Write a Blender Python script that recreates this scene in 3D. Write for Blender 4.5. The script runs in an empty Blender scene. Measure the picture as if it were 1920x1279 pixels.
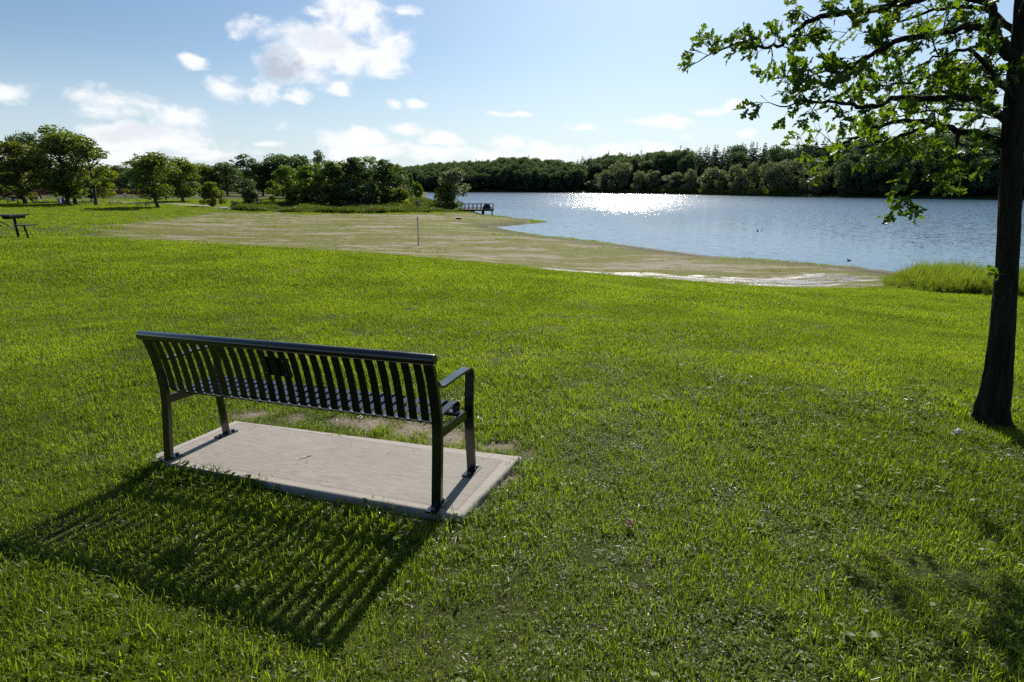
import bpy, bmesh, math, random
import numpy as np
from mathutils import Vector, Matrix, Euler
R = math.radians
rng = np.random.default_rng(7)
random.seed(7)
SC = bpy.context.scene
COL = SC.collection
F = 1080.0                                   # focal length in photo pixels (1920 wide)
TH = math.atan((639.5 - 344) / F)            # camera pitch below the horizon
CZ = 5.0                                     # camera height over the lake
CT, ST = math.cos(TH), math.sin(TH)

# ------------------------------------------------------------------ geometry of the view
def ray(px, py):
    u = (px - 960) / F; v = (639.5 - py) / F
    return np.array([u, CT + v * ST, -ST + v * CT])
def at_z(px, py, z):
    d = ray(px, py); t = (z - CZ) / d[2]
    return np.array([0, 0, CZ]) + d * t
def at_y(px, py, y):
    d = ray(px, py)
    return np.array([0, 0, CZ]) + d * (y / d[1])

# ------------------------------------------------------------------ helpers: objects
def tag(o, label=None, cat=None, group=None, kind=None):
    if label: o['label'] = label
    if cat: o['category'] = cat
    if group: o['group'] = group
    if kind: o['kind'] = kind
    return o
def empty(name, loc, rz=0.0, label=None, cat=None, group=None):
    o = bpy.data.objects.new(name, None); COL.objects.link(o)
    o.location = loc; o.rotation_euler = (0, 0, rz); o.empty_display_size = .2
    return tag(o, label, cat, group)
def obj(name, me, mat=None, parent=None, link=True):
    o = bpy.data.objects.new(name, me)
    if link: COL.objects.link(o)
    if mat is not None and not me.materials:
        for m in (mat if isinstance(mat, (list, tuple)) else [mat]): me.materials.append(m)
    if parent is not None: o.parent = parent
    return o
def mesh_np(name, V, Q, smooth=False, mats=None):
    """V (n,3); Q (m,k) faces of equal size."""
    me = bpy.data.meshes.new(name)
    V = np.asarray(V, np.float32); Q = np.asarray(Q, np.int32)
    me.vertices.add(len(V)); me.vertices.foreach_set('co', V.ravel())
    k = Q.shape[1]
    me.loops.add(Q.size); me.loops.foreach_set('vertex_index', Q.ravel())
    me.polygons.add(len(Q)); me.polygons.foreach_set('loop_start', np.arange(0, Q.size, k, dtype=np.int32))
    if smooth: me.polygons.foreach_set('use_smooth', np.ones(len(Q), bool))
    if mats is not None: me.polygons.foreach_set('material_index', np.asarray(mats, np.int32))
    me.update(calc_edges=True); me.validate()
    return me
class MB:
    """collects shapes into one bmesh"""
    def __init__(s): s.bm = bmesh.new()
    def box(s, c, d, rot=None, taper=1.0):
        m = Matrix.Translation(c) @ (rot.to_matrix().to_4x4() if rot is not None else Matrix.Identity(4)) @ Matrix.Diagonal((d[0], d[1], d[2], 1))
        r = bmesh.ops.create_cube(s.bm, size=1, matrix=Matrix.Identity(4))
        for v in r['verts']:
            if v.co.z > 0: v.co.x *= taper; v.co.y *= taper
            v.co = m @ v.co
        return s
    def bar(s, a, b, w, h):
        a = Vector(a); b = Vector(b); d = b - a
        q = d.to_track_quat('Z', 'Y')
        m = Matrix.Translation((a + b) / 2) @ q.to_matrix().to_4x4() @ Matrix.Diagonal((w, h, d.length, 1))
        bmesh.ops.create_cube(s.bm, size=1, matrix=m); return s
    def tube(s, pts, rad, n=10, cap=True):
        P = [Vector(p) for p in pts]
        rad = rad if hasattr(rad, '__len__') else [rad] * len(P)
        rings = []; up = None
        for i, p in enumerate(P):
            t = (P[min(i + 1, len(P) - 1)] - P[max(i - 1, 0)]).normalized()
            if up is None: up = t.orthogonal().normalized()
            up = (up - t * up.dot(t)).normalized(); sd = t.cross(up)
            rings.append([s.bm.verts.new(p + (up * math.cos(a) + sd * math.sin(a)) * rad[i]) for a in [2 * math.pi * k / n for k in range(n)]])
        for A, B in zip(rings, rings[1:]):
            for k in range(n):
                f = s.bm.faces.new((A[k], A[(k + 1) % n], B[(k + 1) % n], B[k])); f.smooth = True
        if cap:
            s.bm.faces.new(rings[0][::-1]); s.bm.faces.new(rings[-1])
        return s
    def strip(s, prof, x0, x1, th):
        """flat strip: profile in (y,z) swept between x0 and x1, thickness th"""
        n = len(prof); P = [Vector((0, p[0], p[1])) for p in prof]; rows = []
        for i, p in enumerate(P):
            t = (P[min(i + 1, n - 1)] - P[max(i - 1, 0)]).normalized()
            nn = Vector((0, -t.z, t.y)) * th / 2
            rows.append([s.bm.verts.new((x, q.y, q.z)) for q in (p + nn, p - nn) for x in (x0, x1)])
        for A, B in zip(rows, rows[1:]):
            for i, j in ((0, 1), (1, 3), (3, 2), (2, 0)):
                f = s.bm.faces.new((A[i], A[j], B[j], B[i])); f.smooth = False
        s.bm.faces.new([rows[0][i] for i in (0, 2, 3, 1)]); s.bm.faces.new([rows[-1][i] for i in (0, 1, 3, 2)])
        return s
    def blob(s, c, r, sub=2, jit=.0, seed=0):
        rr = random.Random(seed)
        g = bmesh.ops.create_icosphere(s.bm, subdivisions=sub, radius=1)
        for v in g['verts']:
            k = 1 + jit * (rr.random() - .5)
            v.co = Vector((v.co.x * r[0] * k + c[0], v.co.y * r[1] * k + c[1], v.co.z * r[2] * k + c[2]))
            for f in v.link_faces: f.smooth = True
        return s
    def build(s, name, mat=None, parent=None, bevel=0, loc=None):
        if bevel: bmesh.ops.bevel(s.bm, geom=[e for e in s.bm.edges if len(e.link_faces) == 2 and e.calc_face_angle(0) > .6], offset=bevel, segments=2, affect='EDGES', profile=.7)
        bmesh.ops.recalc_face_normals(s.bm, faces=s.bm.faces)
        me = bpy.data.meshes.new(name); s.bm.to_mesh(me); s.bm.free()
        o = obj(name, me, mat, parent)
        if loc is not None: o.location = loc
        return o

# ------------------------------------------------------------------ helpers: materials
class NT:
    def __init__(s, mat): s.t = mat.node_tree; s.t.nodes.clear()
    def n(s, typ, **kw):
        nd = s.t.nodes.new(typ)
        for k, v in kw.items():
            if k.startswith('i_'):
                key = k[2:]; key = int(key) if key.isdigit() else key.replace('_', ' ')
                s.set(nd.inputs[key], v)
            else: setattr(nd, k, v)
        return nd
    def set(s, sock, v):
        if isinstance(v, bpy.types.NodeSocket): s.t.links.new(v, sock)
        elif isinstance(v, bpy.types.Node): s.t.links.new(v.outputs[0], sock)
        else:
            if hasattr(sock, 'default_value') and hasattr(sock.default_value, '__len__') and not hasattr(v, '__len__'): v = [v] * len(sock.default_value)
            if hasattr(sock, 'default_value') and hasattr(sock.default_value, '__len__') and len(sock.default_value) == 4 and len(v) == 3: v = (*v, 1)
            sock.default_value = v
    def math(s, op, a, b=0.0, c=None, clamp=False):
        nd = s.t.nodes.new('ShaderNodeMath'); nd.operation = op; nd.use_clamp = clamp
        s.set(nd.inputs[0], a); s.set(nd.inputs[1], b)
        if c is not None: s.set(nd.inputs[2], c)
        return nd.outputs[0]
    def vmath(s, op, a, b=None, out=0):
        nd = s.t.nodes.new('ShaderNodeVectorMath'); nd.operation = op
        s.set(nd.inputs[0], a)
        if b is not None: s.set(nd.inputs[1], b)
        return nd.outputs[out]
    def mix(s, f, a, b, blend='MIX'):
        nd = s.t.nodes.new('ShaderNodeMix'); nd.data_type = 'RGBA'; nd.blend_type = blend
        s.set(nd.inputs[0], f); s.set(nd.inputs[6], a); s.set(nd.inputs[7], b)
        return nd.outputs[2]
    def noise(s, vec, scale, detail=4, rough=.55, dist=0.0):
        nd = s.n('ShaderNodeTexNoise', i_Scale=scale, i_Detail=detail, i_Roughness=rough, i_Distortion=dist)
        if vec is not None: s.set(nd.inputs['Vector'], vec)
        return nd.outputs[0]
    def ramp(s, f, lo, hi, a=0.0, b=1.0):
        nd = s.t.nodes.new('ShaderNodeMapRange'); nd.interpolation_type = 'SMOOTHSTEP'
        s.set(nd.inputs[0], f); s.set(nd.inputs[1], lo); s.set(nd.inputs[2], hi); s.set(nd.inputs[3], a); s.set(nd.inputs[4], b)
        return nd.outputs[0]
    def pos(s): return s.n('ShaderNodeNewGeometry').outputs['Position']
    def objc(s): return s.n('ShaderNodeTexCoord').outputs['Object']
    def scale(s, v, k): return s.vmath('MULTIPLY', v, k)
    def bump(s, h, strength=.3, dist=.02):
        return s.n('ShaderNodeBump', i_Strength=strength, i_Distance=dist, i_Height=h).outputs[0]
    def bsdf(s, **kw): return s.n('ShaderNodeBsdfPrincipled', **kw)
    def out(s, sh):
        o = s.n('ShaderNodeOutputMaterial'); s.t.links.new(sh if isinstance(sh, bpy.types.NodeSocket) else sh.outputs[0], o.inputs[0])
def newmat(name):
    m = bpy.data.materials.new(name); m.use_nodes = True
    return m, NT(m)
def simple(name, col, rough=.6, metal=0.0, var=.25, scale=6.0, bump=.15, spec=.5):
    m, t = newmat(name)
    p = t.objc(); n = t.noise(p, scale, 5, .6)
    c = t.mix(n, [x * (1 - var) for x in col], [min(1, x * (1 + var)) for x in col])
    b = t.bsdf(i_Base_Color=c, i_Roughness=t.ramp(n, .2, .8, max(.05, rough - .12), min(1, rough + .12)), i_Metallic=metal, i_Normal=t.bump(t.noise(p, scale * 8, 4), bump, .01))
    b.inputs['Specular IOR Level'].default_value = spec
    t.out(b); return m
def leafmat(name, dark, light, tr=.45, wscale=.35, gloss=.06, rough=.4, trcol=None, rnd=.5):
    """leaves: diffuse + translucent, colour varying in clumps and from leaf to leaf"""
    m, t = newmat(name)
    n = t.noise(t.pos(), wscale, 3, .6)
    oi = t.n('ShaderNodeObjectInfo').outputs['Random']
    isl = t.n('ShaderNodeNewGeometry').outputs['Random Per Island']
    f = t.math('ADD', t.math('MULTIPLY', t.math('ADD', t.math('MULTIPLY', oi, .45), t.math('MULTIPLY', isl, .55)), rnd), t.math('MULTIPLY', t.ramp(n, .3, .7), 1 - rnd))
    c = t.mix(f, dark, light)
    d = t.n('ShaderNodeBsdfDiffuse', i_Color=c)
    tc = t.mix(1.0, c, trcol or (1.5, 1.6, .55), 'MULTIPLY')
    tl = t.n('ShaderNodeBsdfTranslucent', i_Color=tc)
    a = t.n('ShaderNodeMixShader', i_0=tr); t.set(a.inputs[1], d); t.set(a.inputs[2], tl)
    g = t.n('ShaderNodeBsdfGlossy', i_Color=(.9, .95, 1), i_Roughness=rough)
    b = t.n('ShaderNodeMixShader', i_0=gloss); t.set(b.inputs[1], a); t.set(b.inputs[2], g)
    t.out(b); return m

# ------------------------------------------------------------------ terrain function
lake_near = [(795, 371), (830, 383), (862, 392), (905, 402), (960, 408), (1015, 414.5), (1028, 416), (1000, 419.5), (960, 423), (927, 426), (965, 434), (1012, 441), (1071, 447.5), (1146, 456), (1240, 469), (1327, 480), (1480, 490.5), (1600, 500.5), (1700, 513), (1800, 521), (1920, 531), (2400, 560)]
lake_far = [(3200, 392), (2200, 378), (1870, 373.5), (1700, 371.5), (1600, 370), (1500, 368.5), (1400, 367), (1300, 364.5), (1200, 363), (1100, 361.5), (1000, 360.8), (900, 360.3), (800, 360.3)]
LAKE = np.array([at_z(*p, 0)[:2] for p in lake_near + lake_far])
NN = len(lake_near)
def seg_sd(P, poly):
    """signed distance (positive outside) and the nearest segment"""
    d = np.full(len(P), 1e9); k = np.zeros(len(P), int); ins = np.zeros(len(P), bool)
    for i in range(len(poly)):
        a = poly[i]; b = poly[(i + 1) % len(poly)]; ab = b - a
        t = np.clip(((P - a) @ ab) / (ab @ ab), 0, 1)
        dd = np.hypot(*(P - a - t[:, None] * ab).T)
        m = dd < d; d[m] = dd[m]; k[m] = i
        c = (a[1] > P[:, 1]) != (b[1] > P[:, 1])
        x = a[0] + (P[:, 1] - a[1]) / (b[1] - a[1] + 1e-12) * ab[0]
        ins ^= c & (P[:, 0] < x)
    return np.where(ins, -d, d), k
ctrl = []
for x in (-7, -3, 0, 3, 7):
    for y in (-6, -2, 1, 4, 7): ctrl.append((x, y, 3.325 - .066 * (y - 3.2)))
for x in (-20, 20): ctrl.append((x, -8, 4.0))
for p in [(0, 447, 20), (150, 450, 20.5), (400, 462, 20.5), (640, 475, 21), (900, 497, 21), (1280, 530, 22), (1480, 543, 23), (1680, 547, 24), (1920, 560, 22), (2300, 580, 20)]: ctrl.append(at_y(*p))
for p in [(400, 456, .7), (280, 412, .9), (540, 401, .7), (800, 402, .6), (150, 442, 1.1), (650, 440, .5), (900, 440, .4), (1280, 502, .35), (1480, 532, .4), (1650, 533, .45), (900, 484, .5), (640, 469, .55), (1100, 511, .45),
          (0, 388, 1.7), (130, 386, 1.6), (290, 388, 1.4), (0, 420, 1.9), (100, 369, 1.5), (260, 366.5, 1.6), (420, 366, 1.9), (400, 386, 1.2), (-500, 390, 2.0), (-500, 430, 2.4),
          (470, 389, 1.1), (560, 393, .8), (700, 393, .8), (850, 396, .5)]: ctrl.append(at_z(*p))
for p in [(760, 377, 114), (800, 381, 112), (822, 389, 108), (640, 374, 125), (540, 372, 130)]: ctrl.append(at_y(*p))
for p in [(-200, 240, 2.5), (-90, 240, 2.0), (-60, 170, 1.4), (-260, 120, 2.5), (40, 24, .9), (60, 5, 2.0)]: ctrl.append(p)
ctrl = np.array(ctrl, float); S_ = 40.0
def _U(r2): return .5 * r2 * np.log(r2 + 1e-9)
def _tps(C):
    X = C[:, :2] / S_; n = len(X)
    K = _U(((X[:, None] - X[None]) ** 2).sum(-1)) + np.eye(n) * 1e-4
    Pm = np.c_[np.ones(n), X]; A = np.block([[K, Pm], [Pm.T, np.zeros((3, 3))]])
    w = np.linalg.solve(A, np.r_[C[:, 2], 0, 0, 0]); return X, w
TX, TW = _tps(ctrl)
def vnoise(x, y, s, seed=0):
    """smooth value noise"""
    x = np.asarray(x) / s; y = np.asarray(y) / s
    xi = np.floor(x).astype(np.int64); yi = np.floor(y).astype(np.int64); fx = x - xi; fy = y - yi
    fx = fx * fx * (3 - 2 * fx); fy = fy * fy * (3 - 2 * fy)
    def h(a, b):
        v = (a * 374761393 + b * 668265263 + seed * 974711) & 0xffffffff
        v = ((v ^ (v >> 13)) * 1274126177) & 0xffffffff
        return ((v ^ (v >> 16)) & 0xffff) / 65535.0
    return (h(xi, yi) * (1 - fx) + h(xi + 1, yi) * fx) * (1 - fy) + (h(xi, yi + 1) * (1 - fx) + h(xi + 1, yi + 1) * fx) * fy
def height(P):
    P = np.atleast_2d(np.asarray(P, float))[:, :2]
    sd, k = seg_sd(P, LAKE)
    out = np.empty(len(P))
    Q = np.c_[np.clip(P[:, 0], -280, 70), np.clip(P[:, 1], -10, 245)]
    for a in range(0, len(P), 20000):
        X = Q[a:a + 20000] / S_
        out[a:a + 20000] = _U(((X[:, None] - TX[None]) ** 2).sum(-1)) @ TW[:-3] + TW[-3] + X @ TW[-2:]
    out = np.clip(out, .12, 6) + (vnoise(P[:, 0], P[:, 1], 1.7, 3) - .5) * .05 + (vnoise(P[:, 0], P[:, 1], 7, 4) - .5) * .08
    near = (k < NN - 1) | ((k == len(LAKE) - 1))
    zf = .2 + np.minimum(sd * .11, 13) + (vnoise(P[:, 0], P[:, 1], 25, 5) - .5) * 2.0 * np.clip(sd / 20, 0, 1)
    wf = np.where(near, 0.0, 1.0)
    # soft change from the far hills to the park land behind the inlet
    z = np.where(wf > .5, zf, np.minimum(out, .02 + np.where((P[:, 1] > 92) & (P[:, 0] < -6), .16, .055) * np.maximum(sd, 0) + .0012 * np.maximum(sd, 0) ** 2))
    return np.where(sd < 0, np.maximum(sd * .06, -1.0), z)
def gz(x, y): return float(height([[x, y]])[0])
def on_ground(px, py, tmax=600):
    d = ray(px, py); t = 1.0; step = .05
    ts = np.geomspace(1.2, tmax, 900); P = np.array([0, 0, CZ]) + ts[:, None] * d
    h = height(P); i = np.argmax(P[:, 2] <= h)
    if P[i, 2] > h[i]: return None
    a, b = ts[max(i - 1, 0)], ts[i]
    for _ in range(18):
        m = (a + b) / 2; q = np.array([0, 0, CZ]) + m * d
        if q[2] <= height(q[None])[0]: b = m
        else: a = m
    q = np.array([0, 0, CZ]) + b * d
    return q

# pad plane and bench pose
PADZ = 3.365; PSY = -.066; YAW = -.34; BX, BY = -2.109, 3.225
def pad_z(y): return PADZ + PSY * (y - BY)
def on_pad(px, py):
    d = ray(px, py); t = (PADZ - PSY * BY - CZ) / (d[2] - PSY * d[1]); return np.array([0, 0, CZ]) + d * t
PAD = np.array([on_pad(262, 863), on_pad(866, 968), on_pad(977, 855), on_pad(440, 788)])

# ------------------------------------------------------------------ region outlines on the ground
def poly_on_ground(pts): return np.array([on_ground(*p)[:2] for p in pts])
BEACH = poly_on_ground([(112, 446), (122, 441), (190, 428), (265, 414), (295, 408), (380, 403), (424, 397), (470, 399), (540, 400.5), (700, 402), (790, 402), (860, 400), (905, 402.5), (960, 409), (1015, 415.5), (1000, 420), (960, 424), (930, 427), (965, 435), (1012, 442), (1071, 448.5), (1146, 457), (1240, 470), (1327, 481), (1480, 492), (1600, 502), (1700, 515), (1690, 533), (1610, 543), (1480, 541), (1280, 527), (1000, 503.5), (900, 494.5), (640, 473.5), (400, 460.5), (220, 451.5)])
PATH = poly_on_ground([(120, 377.5), (215, 378.5), (300, 381), (345, 383.5), (400, 387.5), (440, 391.5), (470, 392.5)])
PUD = poly_on_ground([(880, 495), (960, 500.5), (1050, 508), (1130, 513), (1230, 520), (1330, 526), (1430, 530), (1500, 530), (1575, 521)])
def line_dist(P, L):
    d = np.full(len(P), 1e9)
    for a, b in zip(L, L[1:]):
        ab = b - a; t = np.clip(((P - a) @ ab) / (ab @ ab), 0, 1)
        d = np.minimum(d, np.hypot(*(P - a - t[:, None] * ab).T))
    return d
DIRT = [(on_ground(px, py)[:2], r) for px, py, r in [(770, 806, .26), (700, 797, .24), (640, 790, .14), (850, 828, .2), (925, 838, .17), (985, 850, .10), (560, 782, .12), (470, 776, .12), (820, 815, .2), (960, 900, .09), (905, 955, .09), (760, 968, .07)]]
def dirt_mask(P):
    m = np.zeros(len(P))
    for c, r in DIRT: m = np.maximum(m, 1 - np.hypot(*(P - c).T) / r)
    return np.clip(m * 2 + (vnoise(P[:, 0], P[:, 1], .12, 9) - .5) * 1.2, 0, 1) * (m > 0)
def sstep(x, a, b):
    t = np.clip((x - a) / (b - a), 0, 1); return t * t * (3 - 2 * t)

# ------------------------------------------------------------------ ground sheet
def axis(core0, core1, step, lo, hi, grow):
    a = list(np.arange(core0, core1 + 1e-6, step)); s = step
    while a[-1] < hi: s *= grow; a.append(a[-1] + s)
    s = step
    while a[0] > lo: s *= grow; a.insert(0, a[0] - s)
    return np.array(a)
gx = axis(-5, 6, .16, -900, 900, 1.035); gy = axis(0, 9, .16, -150, 1500, 1.022)
GX, GY = np.meshgrid(gx, gy); GP = np.c_[GX.ravel(), GY.ravel()]
GZ = height(GP)
# the ground lies just under the slab where the slab is
sdp, _ = seg_sd(GP, PAD[:, :2])
GZ = np.where(sdp < .25, np.minimum(GZ, pad_z(GP[:, 1]) - .035 - .05 * sstep(-sdp, -.02, .15)), GZ)
nx, ny = len(gx), len(gy)
I = np.arange(nx * ny).reshape(ny, nx)
Q = np.c_[I[:-1, :-1].ravel(), I[:-1, 1:].ravel(), I[1:, 1:].ravel(), I[1:, :-1].ravel()]
gme = mesh_np('ground', np.c_[GP, GZ], Q, smooth=True)
sdb, _ = seg_sd(GP, BEACH); sdl, kl = seg_sd(GP, LAKE)
edge = (vnoise(GP[:, 0], GP[:, 1], 2.5, 11) - .5) * 2.4 + (vnoise(GP[:, 0], GP[:, 1], .8, 12) - .5) * 1.0
amp = np.clip(GP[:, 1] / 60, .35, 1.5) * np.where((GP[:, 1] > 26) & (GP[:, 0] < -6), 2.2, 1)
A = np.zeros((len(GP), 4), np.float32)
A[:, 0] = sstep(-sdb + edge * amp * np.where(GP[:, 0] < 3, 1, .5), -.6, .6)
A[:, 1] = sstep(-line_dist(GP, PATH), -1.9, -1.3)
A[:, 2] = sstep(-line_dist(GP, PUD) + edge * .8, -2.6, -.6)
A[:, 3] = np.maximum(dirt_mask(GP), np.where(sdl < 4.5, np.clip(1.5 - sdl / 3, 0, 1), 0) * (GP[:, 1] > 12) * (A[:, 0] > .3))
at = gme.attributes.new('zones', 'FLOAT_COLOR', 'POINT'); at.data.foreach_set('color', A.ravel())

m_ground, t = newmat('ground_soil_and_turf')
zn = t.n('ShaderNodeAttribute', attribute_name='zones')
sep = t.n('ShaderNodeSeparateColor', i_0=zn.outputs['Color'])
zb, zp, zw, zd = sep.outputs[0], sep.outputs[1], sep.outputs[2], zn.outputs['Alpha']
P = t.pos()
turf = t.mix(t.ramp(t.noise(P, .6, 6, .65), .35, .65), (.05, .082, .010), (.095, .135, .016))
turf = t.mix(t.ramp(t.noise(P, .09, 4, .6), .45, .7), turf, (.14, .155, .025))
turf = t.mix(t.ramp(t.noise(P, 9, 3, .6), .5, .75), turf, (.07, .06, .025))
th_ = t.noise(P, 75, 4, .7)
turf = t.mix(t.math('MULTIPLY', t.ramp(th_, .42, .58), .8), t.mix(.8, turf, (.022, .020, .008)), turf)
Ps = t.scale(P, (.15, .50, .3))
st1 = t.noise(Ps, .75, 7, .66, .7); st2 = t.noise(t.scale(P, (.5, 1.4, 1)), 1.0, 6, .7)
sand = t.mix(t.noise(P, 1.3, 6, .7), (.165, .138, .10), (.31, .268, .205))
sand = t.mix(t.ramp(t.noise(t.scale(P, (.12, 1.6, 1)), 1.0, 5, .7), .58, .68), sand, (.09, .07, .05))
weed = t.mix(t.noise(P, 2.5, 5, .7), (.075, .085, .012), (.158, .160, .03))
wf = t.math('ADD', t.math('MULTIPLY', st1, .65), t.math('MULTIPLY', st2, .5))
beach = t.mix(t.ramp(wf, .525, .58), sand, weed)
mud = t.mix(t.noise(P, 1.0, 5), (.035, .036, .016), (.075, .068, .034))
rut = t.ramp(t.noise(t.scale(P, (.045, 1.25, 1)), 1.0, 5, .7, .3), .60, .655)
beach = t.mix(t.math('MULTIPLY', rut, .7), beach, (.06, .052, .034))
pb = t.noise(P, 6.5, 5, .8)
beach = t.mix(t.math('MULTIPLY', t.ramp(pb, .55, .68), .55), beach, (.07, .07, .03))
beach = t.mix(t.math('MULTIPLY', zd, .95), beach, mud)
grav = t.mix(t.noise(P, 4, 6, .7), (.22, .2, .18), (.36, .34, .31))
soil = t.mix(t.noise(P, 22, 6, .75), (.15, .12, .09), (.37, .31, .245))
c = t.mix(zd, turf, soil); c = t.mix(zb, c, beach); c = t.mix(zp, c, grav)
pool = t.math('MULTIPLY', zw, t.ramp(t.math('ADD', t.noise(t.scale(P, (.5, 1.9, 1)), 1.0, 8, .72, .6), t.math('MULTIPLY', zw, .1)), .565, .615))
c = t.mix(pool, c, (.06, .055, .045))
wet = t.math('MAXIMUM', pool, 0.0)
hb = t.math('MULTIPLY', t.noise(P, 14, 6, .75), t.math('SUBTRACT', 1.0, pool))
bs = t.bsdf(i_Base_Color=c, i_Roughness=t.ramp(wet, 0, 1, .92, .3), i_Normal=t.bump(hb, .8, .06))
t.set(bs.inputs['Specular IOR Level'], t.ramp(wet, 0, 1, .12, .6))
t.out(bs)
g = obj('ground', gme, m_ground); tag(g, 'grassy park ground sloping down to a sandy beach and lake', 'ground', kind='structure')

# ------------------------------------------------------------------ lake
m_water, t = newmat('lake_water')
P = t.pos()
q1 = t.n('ShaderNodeTexNoise', i_Scale=1.5, i_Detail=2.5, i_Roughness=.6, i_Distortion=.3); t.set(q1.inputs['Vector'], t.n('ShaderNodeMapping', i_Vector=P, i_Rotation=(0, 0, R(-28)), i_Scale=(.55, 1.5, 1)).outputs[0])
q2 = t.n('ShaderNodeTexNoise', i_Scale=6.0, i_Detail=2, i_Roughness=.6); t.set(q2.inputs['Vector'], t.n('ShaderNodeMapping', i_Vector=P, i_Rotation=(0, 0, R(-20)), i_Scale=(.6, 1.3, 1)).outputs[0])
lee = t.ramp(t.n('ShaderNodeSeparateXYZ', i_0=P).outputs[1], 35, 170, .3, 1.65)
gust = t.math('MULTIPLY', lee, t.ramp(t.noise(t.scale(P, (.5, 1, 1)), .05, 3), .35, .65, .8, 1.15))
v1 = t.scale(t.vmath('SUBTRACT', q1.outputs[1], (.5, .5, .5)), (.36, 1.2, 0)); v2 = t.scale(t.vmath('SUBTRACT', q2.outputs[1], (.5, .5, .5)), (.16, .55, 0))
vs_ = t.n('ShaderNodeSeparateXYZ', i_0=t.vmath('ADD', v1, v2))
sl_ = t.n('ShaderNodeVectorMath', operation='SCALE'); t.set(sl_.inputs[0], t.n('ShaderNodeCombineXYZ', i_0=vs_.outputs[0], i_1=t.math('MULTIPLY', t.math('ABSOLUTE', vs_.outputs[1]), -1.0))); t.set(sl_.inputs['Scale'], gust)
N_ = t.vmath('NORMALIZE', t.vmath('ADD', sl_.outputs[0], (0, 0, 1)))
bs = t.bsdf(i_Base_Color=(.045, .09, .135), i_Roughness=t.ramp(lee, .3, 1.8, .09, .17), i_IOR=1.42, i_Normal=N_)
t.out(bs)
wme = mesh_np('lake', [(-900, -150, 0), (900, -150, 0), (900, 1500, 0), (-900, 1500, 0)], [(0, 1, 2, 3)])
lk = obj('lake_water', wme, m_water); tag(lk, 'blue rippled lake with sun glitter', 'lake', kind='structure')

# ------------------------------------------------------------------ concrete pad
_u = np.array([math.cos(YAW), math.sin(YAW)]); _w = np.array([-_u[1], _u[0]]); _d = PAD[:, :2] - PAD[:, :2].mean(0)
SLX = float(np.abs(_d @ _u).mean()); SLY = float(np.abs(_d @ _w).mean())
m_conc, t = newmat('brushed_concrete')
P = t.objc()
br = t.noise(t.scale(P, (9, 85, 20)), 1.0, 6, .75, .1); sp = t.noise(P, 60, 5, .8); big = t.noise(P, 2.2, 5, .6)
c = t.mix(big, (.225, .205, .182), (.345, .32, .288))
c = t.mix(t.ramp(br, .3, .7), t.mix(.62, c, (.13, .118, .105)), c)
c = t.mix(t.math('MULTIPLY', t.ramp(sp, .58, .72), .35), c, (.13, .115, .10))
st = t.ramp(t.noise(t.scale(P, (2.2, 5, 1)), 1.0, 4, .7), .60, .70)
c = t.mix(t.math('MULTIPLY', st, .3), c, (.17, .15, .14))
sx_ = t.n('ShaderNodeSeparateXYZ', i_0=P)
ded = t.math('MINIMUM', t.math('SUBTRACT', SLX, t.math('ABSOLUTE', sx_.outputs[0])), t.math('SUBTRACT', SLY, t.math('ABSOLUTE', sx_.outputs[1])))
band = t.ramp(ded, .062, .07, 1, 0); groove = t.math('MULTIPLY', t.ramp(ded, .056, .064), t.ramp(ded, .068, .078, 1, 0))
c = t.mix(t.math('MULTIPLY', band, .45), c, (.36, .335, .30)); c = t.mix(t.math('MULTIPLY', groove, .35), c, (.10, .09, .08))
dk = t.ramp(t.noise(P, 5.5, 6, .75, .4), .62, .72)
c = t.mix(t.math('MULTIPLY', dk, .45), c, (.10, .088, .078))
bs = t.bsdf(i_Base_Color=c, i_Roughness=.85, i_Normal=t.bump(t.math('ADD', t.math('MULTIPLY', br, .7), t.math('MULTIPLY', sp, .5)), .6, .006))
bs.inputs['Specular IOR Level'].default_value = .3
t.out(bs)
pc = PAD.mean(0)
bm = bmesh.new()
top = []
NE = 26
lc = Matrix.Rotation(-YAW, 3, 'Z')
def padpt(i, k, inset, dz):
    a = Vector(PAD[i]); b = Vector(PAD[(i + 1) % 4]); p = a.lerp(b, k)
    cdir = (Vector(pc) - p); cdir.z = 0
    q = p.copy()
    # wobble of the cast edge
    w = (random.random() - .5) * .006
    e = (b - a).normalized(); nrm = Vector((-e.y, e.x, 0))
    if nrm.dot(cdir) < 0: nrm = -nrm
    q += nrm * (inset + w); q.z = pad_z(q.y) + dz
    return q - Vector(pc)
rings = []
for inset, dz in ((-.004, -.16), (0, -.016), (.005, -.005), (.016, 0)):
    ring = []
    for i in range(4):
        for k in range(NE):
            if inset > 0 and k == 0: pass
            kk = k / NE
            if k == 0:
                a = padpt(i, .0001, inset, dz); prev = padpt((i - 1) % 4, .9999, inset, dz)
                ring.append(bm.verts.new((lc @ ((a + prev) / 2))))
            else: ring.append(bm.verts.new(lc @ padpt(i, kk, inset if .03 < kk < .97 else inset, dz)))
    rings.append(ring)
for A_, B_ in zip(rings, rings[1:]):
    n = len(A_)
    for k in range(n): bm.faces.new((A_[k], A_[(k + 1) % n], B_[(k + 1) % n], B_[k])).smooth = True
bm.faces.new(rings[-1])
bmesh.ops.recalc_face_normals(bm, faces=bm.faces)
me = bpy.data.meshes.new('concrete_slab'); bm.to_mesh(me); bm.free()
pad = obj('concrete_slab', me, m_conc); pad.location = pc; pad.rotation_euler = (0, 0, YAW)
tag(pad, 'brushed grey concrete slab set in the lawn under the black bench', 'concrete slab')
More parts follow.
